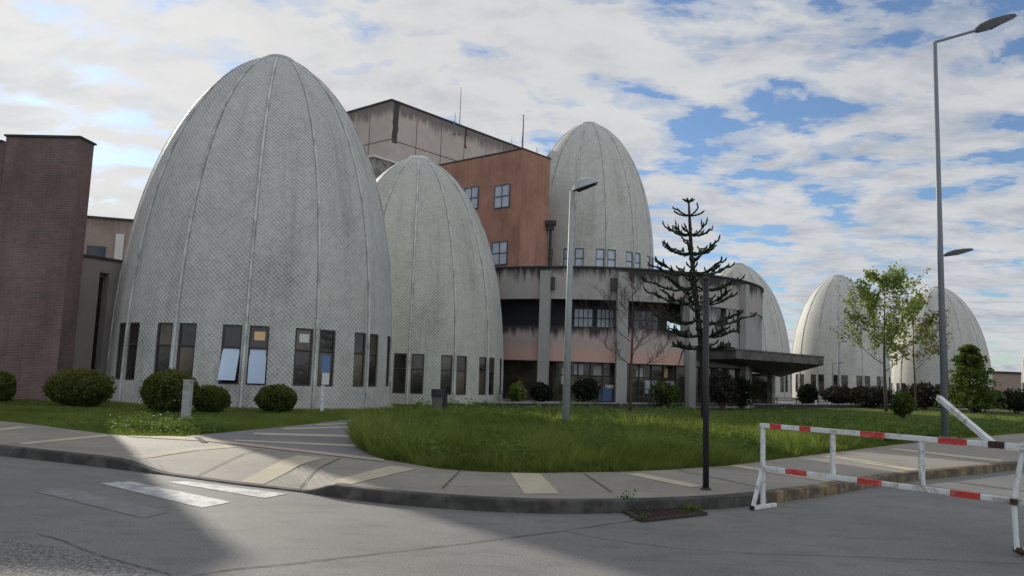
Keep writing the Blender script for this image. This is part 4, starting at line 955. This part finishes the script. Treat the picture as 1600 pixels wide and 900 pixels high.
# small conifer
def conifer(px, yb, ytop, Y, wpx, label, z):
    x = float(at(px, yb, Y)[0]); H = float(at(px, ytop, Y)[2])-z; Wd = wpx*Y/FPX/2; o = thing('conifer', (x, Y, z), label, 'tree')
    n = 5200; t = rng.random(n)**.8; a = rng.random(n)*2*math.pi; lob = .75+.4*vnoise(a*2.2+3, t*7, 4)
    lob = np.where(vnoise(a*3.1+9, t*11, 14) > .62, lob*.55, lob*1.12); rr = Wd*(1-t)**.5*lob*np.sqrt(rng.random(n))*1.05+.12; rr *= .8+.3*(np.sin(t*34) > -.2)
    P = np.stack([x+rr*np.cos(a), Y+rr*np.sin(a), z+H*(.08+.92*t)], 1)
    A_, B_2 = rot_frames(n); s = .10*(.6+.8*rng.random(n))[:, None]
    quads('foliage', P, A_*s, B_2*s*.45, M['fir'], np.clip(.4*lob+.5*rng.random(n)-.15, 0, 1), o)
    mb = MB(); mb.tube([(x, Y, z-.1), (x, Y, z+H*.9)], [.12, .02], 7); mb.build('trunk', M['bark'], o)
conifer(1517, 640, 540, 58, 74, 'small bushy conifer right of the tall lamp pole', -.1)

# monkey puzzle tree
def monkey_puzzle():
    Y = 25.0; k_ = Y/FPX; rs = random.Random(11)
    tp = [at(x, y, Y) for x, y in ((1102, 668), (1098, 554), (1090, 490), (1084, 430), (1080, 394), (1078, 350), (1076, 314))]
    o = thing('monkey_puzzle_tree', (tp[0][0], Y, .12), 'dark monkey puzzle tree with tiers of upturned rope-like branches on the lawn', 'tree')
    mb = MB(); mb.tube(tp, [.125, .105, .09, .08, .07, .055, .03], 9); mb.build('trunk', M['aratrunk'], o, smooth=True)
    cr_ = MB()
    def rope(pts, r):
        L = [Vector(p) for p in pts]; P = []
        for i in range(len(L)-1):
            for t in (0, .5): P.append(L[i].lerp(L[i+1], t))
        P.append(L[-1]); rad = [r*(1.0+.22*(-1)**i) for i in range(len(P))]; rad[-1] = r*.45; cr_.tube(P, rad, 6)
    rows = [(337, .56, .16), (365, .82, .16), (394, 1.1, .22), (424, 1.38, .2), (447, 1.6, .14), (470, 1.62, .22), (499, 1.85, .14), (522, 1.25, .10), (541, 1.2, -.02)]
    for wi, (ypx, Ln, rise) in enumerate(rows):
        xs_ = np.interp(ypx, [314, 350, 394, 430, 490, 554], [1076, 1078, 1080, 1084, 1090, 1098]); c_ = Vector(at(float(xs_), ypx, Y))
        nb_r = 5 if wi == 0 else 7
        for j in range(nb_r):
            a = 2*math.pi*(j/nb_r)+wi*.9+rs.uniform(-.25, .25); L = Ln*rs.uniform(.78, 1.04); d = Vector((math.cos(a), math.sin(a), 0)); perp = Vector((-d.y, d.x, 0))
            sag = -.10*L*(1 if wi > 0 else 0); bend = rs.uniform(-.12, .12)*L
            pts = []
            for t in (0, .2, .4, .6, .8, 1.0):
                z = sag*math.sin(min(1, t*1.25)*math.pi)*1.0+(rise*1.25)*t**2.4
                pts.append(c_+d*(L*t)+perp*(bend*t*t)+Vector((0, 0, z)))
            r = .030 if wi < 2 else .034
            rope(pts, r)
            nsub = (1 if wi == 0 else 4 if wi < 3 else 7)
            for q in range(nsub):
                t = rs.uniform(.38, .97); i_ = min(4, int(t*5)); p = pts[i_].lerp(pts[i_+1], t*5-i_); sd_ = rs.choice((-1, 1)); l2 = rs.uniform(.16, .34)*(1 if wi else .7)
                d2 = (d*rs.uniform(.3, .9)+perp*sd_*rs.uniform(.3, .9)).normalized()
                rope([p, p+d2*l2*.5+Vector((0, 0, .02)), p+d2*l2*.85+Vector((0, 0, l2*.35)), p+d2*l2+Vector((0, 0, l2*.7))], r*.85)
    t_ = Vector(tp[-1])
    for j in range(6):
        a = j*math.pi/3; rope([t_-Vector((0, 0, .05)), t_+Vector((math.cos(a)*.12, math.sin(a)*.12, .02)), t_+Vector((math.cos(a)*.21, math.sin(a)*.21, .06))], .035)
    # hanging dead branch
    c_ = Vector(at(1094, 541, Y)); rope([c_, Vector(at(1075, 541, Y-.2)), Vector(at(1066, 550, Y-.2)), Vector(at(1058, 577, Y-.2))], .022)
    cr_.build('branches', M['arau'], o)
monkey_puzzle()

# ------------------------------------------------------------------ grass
def inside(P, poly):
    x, y = P[:, 0], P[:, 1]; r = np.zeros(len(P), bool); n = len(poly); j = n-1
    for i in range(n):
        xi, yi = poly[i][0], poly[i][1]; xj, yj = poly[j][0], poly[j][1]
        c = ((yi > y) != (yj > y)) & (x < (xj-xi)*(y-yi)/(yj-yi+1e-12)+xi); r ^= c; j = i
    return r
path_poly = [tuple(p[:2]) for p in path_w]
inx = np.array([p[0] for p in in_srt]); iny = np.array([p[1] for p in in_srt])
def lawn_ok(P):
    ok = P[:, 1] > np.interp(P[:, 0], inx, iny)+.03
    ok &= ~inside(P, path_poly)
    # not on the walk before the path opening
    for (ex, ey), rr in (((-10.4, 32), 5.7), ((-5.35, 45), 5.7)): ok &= (P[:, 0]-ex)**2+(P[:, 1]-ey)**2 > rr*rr
    s = (P-w0) @ wn; ok &= (s < -.05) | (((P-w0) @ wd) < -.3)
    ok &= ~((P[:, 0] < bx1+.2) & (P[:, 1] > 26.9))
    return ok
def sample(n, y0, y1, pw):                            # denser towards the viewer, inside the view wedge
    u = rng.random(n); Yv = (y0**(1-pw)+u*(y1**(1-pw)-y0**(1-pw)))**(1/(1-pw)); Xv = Yv*(rng.random(n)*1.5-.75); return np.stack([Xv, Yv], 1)
P = sample(620000, 11.5, 66, 1.75); P = P[lawn_ok(P)]
edge = P[:, 1]-np.interp(P[:, 0], inx, iny)
n = len(P); clump = vnoise(P[:, 0]*1.3, P[:, 1]*1.3, 1)*.6+vnoise(P[:, 0]*.45+9, P[:, 1]*.45, 2)*.6
wild = np.clip(1-(P[:, 1]-20)/6, 0, 1)*np.clip((P[:, 0]+4.2)*2, 0, 1)*np.clip((14-P[:, 0])/6, .25, 1)                # overgrown front lawn
mound = np.exp(-((P[:, 0]+2.3)**2/1.2+(P[:, 1]-14.2)**2/6))
hgt = (.05+.06*clump)+(.04+.11*clump**2)*wild+.08*mound
hgt *= (.55+.45*np.clip(edge/.35, 0, 1))*(.5+.9*rng.random(n)); hgt = np.maximum(hgt, .04)
zb = np.where(P[:, 1] < 27, .13, .13-.24*np.clip((P[:, 1]-27)/10, 0, 1))
wdt = np.clip(.0052*P[:, 1]/13, .0045, .022)*(.7+.6*rng.random(n)); an = rng.random(n)*2*math.pi
A = np.stack([np.cos(an)*wdt, np.sin(an)*wdt, 0*an], 1); le = rng.normal(0, .45, (n, 2)); B = np.stack([le[:, 0]*hgt, le[:, 1]*hgt, hgt], 1)
pat = vnoise(P[:, 0]*.8+70, P[:, 1]*.8, 12)*.6+vnoise(P[:, 0]*2.6, P[:, 1]*2.6, 13)*.4
tint = np.clip(-.12+.85*pat*(.5+.7*rng.random(n))+.35*(rng.random(n)**3)+.1*(1-wild), 0, 1)
gr = quads('grass', np.stack([P[:, 0], P[:, 1], zb-.02], 1), A, B, M['grass'], tint, tri=True); gr['kind'] = 'stuff'
# taller tufts of other grasses
nt = 2600; T = sample(nt*2, 11.8, 34, 1.5); T = T[lawn_ok(T)]; T = T[(vnoise(T[:, 0]*.6+5, T[:, 1]*.6, 21) > .36) & (T[:, 0] > -3.9)][:nt]
kk = 95; n = len(T)*kk; ci = np.repeat(np.arange(len(T)), kk); trad = (.08+.16*rng.random(len(T)))[ci]; th_ = (.16+.40*rng.random(len(T))**1.6+.22*np.exp(-((T[:, 0]+2.3)**2/1.2+(T[:, 1]-14.2)**2/6)))[ci]; tt = (rng.random(len(T))**1.3)[ci]
fall = np.clip(1-(T[:, 1]-22)/10, .35, 1)[ci]*np.clip((np.interp(T[:, 0], inx, iny)*0+T[:, 1]-np.interp(T[:, 0], inx, iny))/.4, .5, 1)[ci]
ang = rng.random(n)*2*math.pi; rr_ = trad*np.sqrt(rng.random(n)); bx = T[ci, 0]+rr_*np.cos(ang); by = T[ci, 1]+rr_*np.sin(ang)
hh_ = th_*fall*(.5+.6*rng.random(n)); out_ = (.35+.9*rr_/trad)*(.4+.6*rng.random(n)); wd2 = np.clip(.0055*by/13, .005, .018)*(.7+.7*rng.random(n)); a2 = rng.random(n)*2*math.pi
keep = lawn_ok(np.stack([bx, by], 1))
A = np.stack([np.cos(a2)*wd2, np.sin(a2)*wd2, 0*a2], 1)[keep]; B = np.stack([np.cos(ang)*out_*hh_, np.sin(ang)*out_*hh_, hh_], 1)[keep]
zb = np.where(by < 27, .11, .11-.24*np.clip((by-27)/10, 0, 1))
wq = quads('tall_grass', np.stack([bx, by, zb], 1)[keep], A, B, M['grass'], np.clip(-.05+1.0*tt+.3*(rng.random(n)-.5), 0, 1)[keep], tri=True); wq['kind'] = 'stuff'
# broad-leaved weeds in clumps
P = sample(110000, 12, 34, 1.6); P = P[lawn_ok(P)]
edge = P[:, 1]-np.interp(P[:, 0], inx, iny)
cl = vnoise(P[:, 0]*.9+40, P[:, 1]*.9, 6)*.65+vnoise(P[:, 0]*2.3, P[:, 1]*2.3, 8)*.35
sel = (cl > .50)&(edge > .15)&(P[:, 0] > -3.6); P = P[sel]; cl = cl[sel]; n = len(P)
h = (.16+1.15*(cl-.5))*(rng.random(n)**.7); a, b = rot_frames(n, .55); s = (.016+.018*rng.random(n))[:, None]*np.clip(P[:, 1:2]/14, 1, 1.6)
wq = quads('weeds', np.stack([P[:, 0], P[:, 1], .13+h], 1), a*s, b*s*.55, M['weed'], np.clip(.2+.5*rng.random(n)+.5*h, 0, 1)); wq['kind'] = 'stuff'
# weedy mounds
nm = 130; T = sample(nm*4, 12.4, 27, 1.3); T = T[lawn_ok(T)]; T = T[(T[:, 0] > -3.3) & (T[:, 0] < 15)][:nm]
T = np.concatenate([np.array([gp(*q, .13)[:2] for q in ((575, 684), (600, 700), (640, 700), (628, 675), (705, 690), (740, 676), (790, 705), (850, 700), (930, 690), (1010, 700), (1060, 690))]), T])
ed = T[:, 1]-np.interp(T[:, 0], inx, iny); T = T[ed > .3]; kk = 420; n = len(T)*kk; ci = np.repeat(np.arange(len(T)), kk)
mr = (.18+.30*rng.random(len(T)))[ci]; mh = (.16+.26*rng.random(len(T)))[ci]*np.clip(1-(T[:, 1]-18)/12, .5, 1)[ci]; mt = rng.random(len(T))[ci]
d = rng.normal(size=(n, 3)); d[:, 2] = np.abs(d[:, 2]); d /= np.linalg.norm(d, axis=1)[:, None]; q_ = (.55+.45*rng.random(n)**.5)*(1+.35*rng.normal(size=n)*.5)
Pm = np.stack([T[ci, 0]+d[:, 0]*mr*q_, T[ci, 1]+d[:, 1]*mr*q_, .13+d[:, 2]*mh*q_], 1); keep = lawn_ok(Pm[:, :2]); a, b = rot_frames(n, .35); s_ = (.012+.016*rng.random(n))[:, None]
wq = quads('weeds', Pm[keep], (a*s_)[keep], (b*s_*.5)[keep], M['weed'], np.clip(.05+.7*mt*rng.random(n)+.45*d[:, 2]*rng.random(n), 0, 1)[keep]); wq['kind'] = 'stuff'
# lush tuft on the left lawn and weeds at the drain
P = np.stack([rng.normal(-7.3, .9, 5000), rng.normal(16.6, .35, 5000)], 1); P = P[lawn_ok(P)]; n = len(P)
h = np.abs(rng.normal(0, .12, n)); a, b = rot_frames(n, .5); s = (.016+.016*rng.random(n))[:, None]
wq = quads('weeds', np.stack([P[:, 0], P[:, 1], .13+h], 1), a*s, b*s*.5, M['weed'], np.clip(.35+.6*rng.random(n), 0, 1)); wq['kind'] = 'stuff'
for (px, py, sp_, n, hh, lab) in ((979, 800, .05, 160, .16, 'small weed sprouting between kerb and road left of the drain grate'), (1080, 802, .07, 160, .07, 'small weed sprouting through the right end of the drain grate'), (1003, 814, .04, 60, .05, 'tiny weed at the near corner of the drain grate')):
    c_ = gp(px, py, 0); o = thing('weed', (c_[0], c_[1], 0), lab, 'weed', 'weeds at the drain')
    Pw = np.stack([rng.normal(c_[0], sp_, n), rng.normal(c_[1], sp_*.6, n), .015+np.abs(rng.normal(0, hh*.6, n))], 1); a, b = rot_frames(n)
    quads('leaves', Pw, a*.014, b*.009, M['weed'], rng.random(n)*.6, o)
    mb = MB()
    for _ in range(6): mb.tube([(c_[0], c_[1], 0), (c_[0]+random.uniform(-.05, .05), c_[1]+random.uniform(-.03, .03), hh)], [.004, .002], 4)
    mb.build('stems', M['twig'], o)

# far building at the right edge
c_ = at(1583, 584, 110)
fb = thing('far_building', (float(c_[0]), 112, 0), 'low brownish building far off between the last two domes', 'building')
mb = MB(); mb.prism([(c_[0]-6, 110), (c_[0]+10, 112), (c_[0]+9, 120), (c_[0]-7, 118)], -.3, float(c_[2])); mb.build('wall', M['rearwall'], fb)
mb = MB(); mb.prism([(c_[0]-6.2, 109.8), (c_[0]+10.2, 111.8), (c_[0]+9.2, 120.2), (c_[0]-7.2, 118.2)], float(c_[2])+.003, float(c_[2])+.3); mb.build('roof', M['darkwall'], fb)
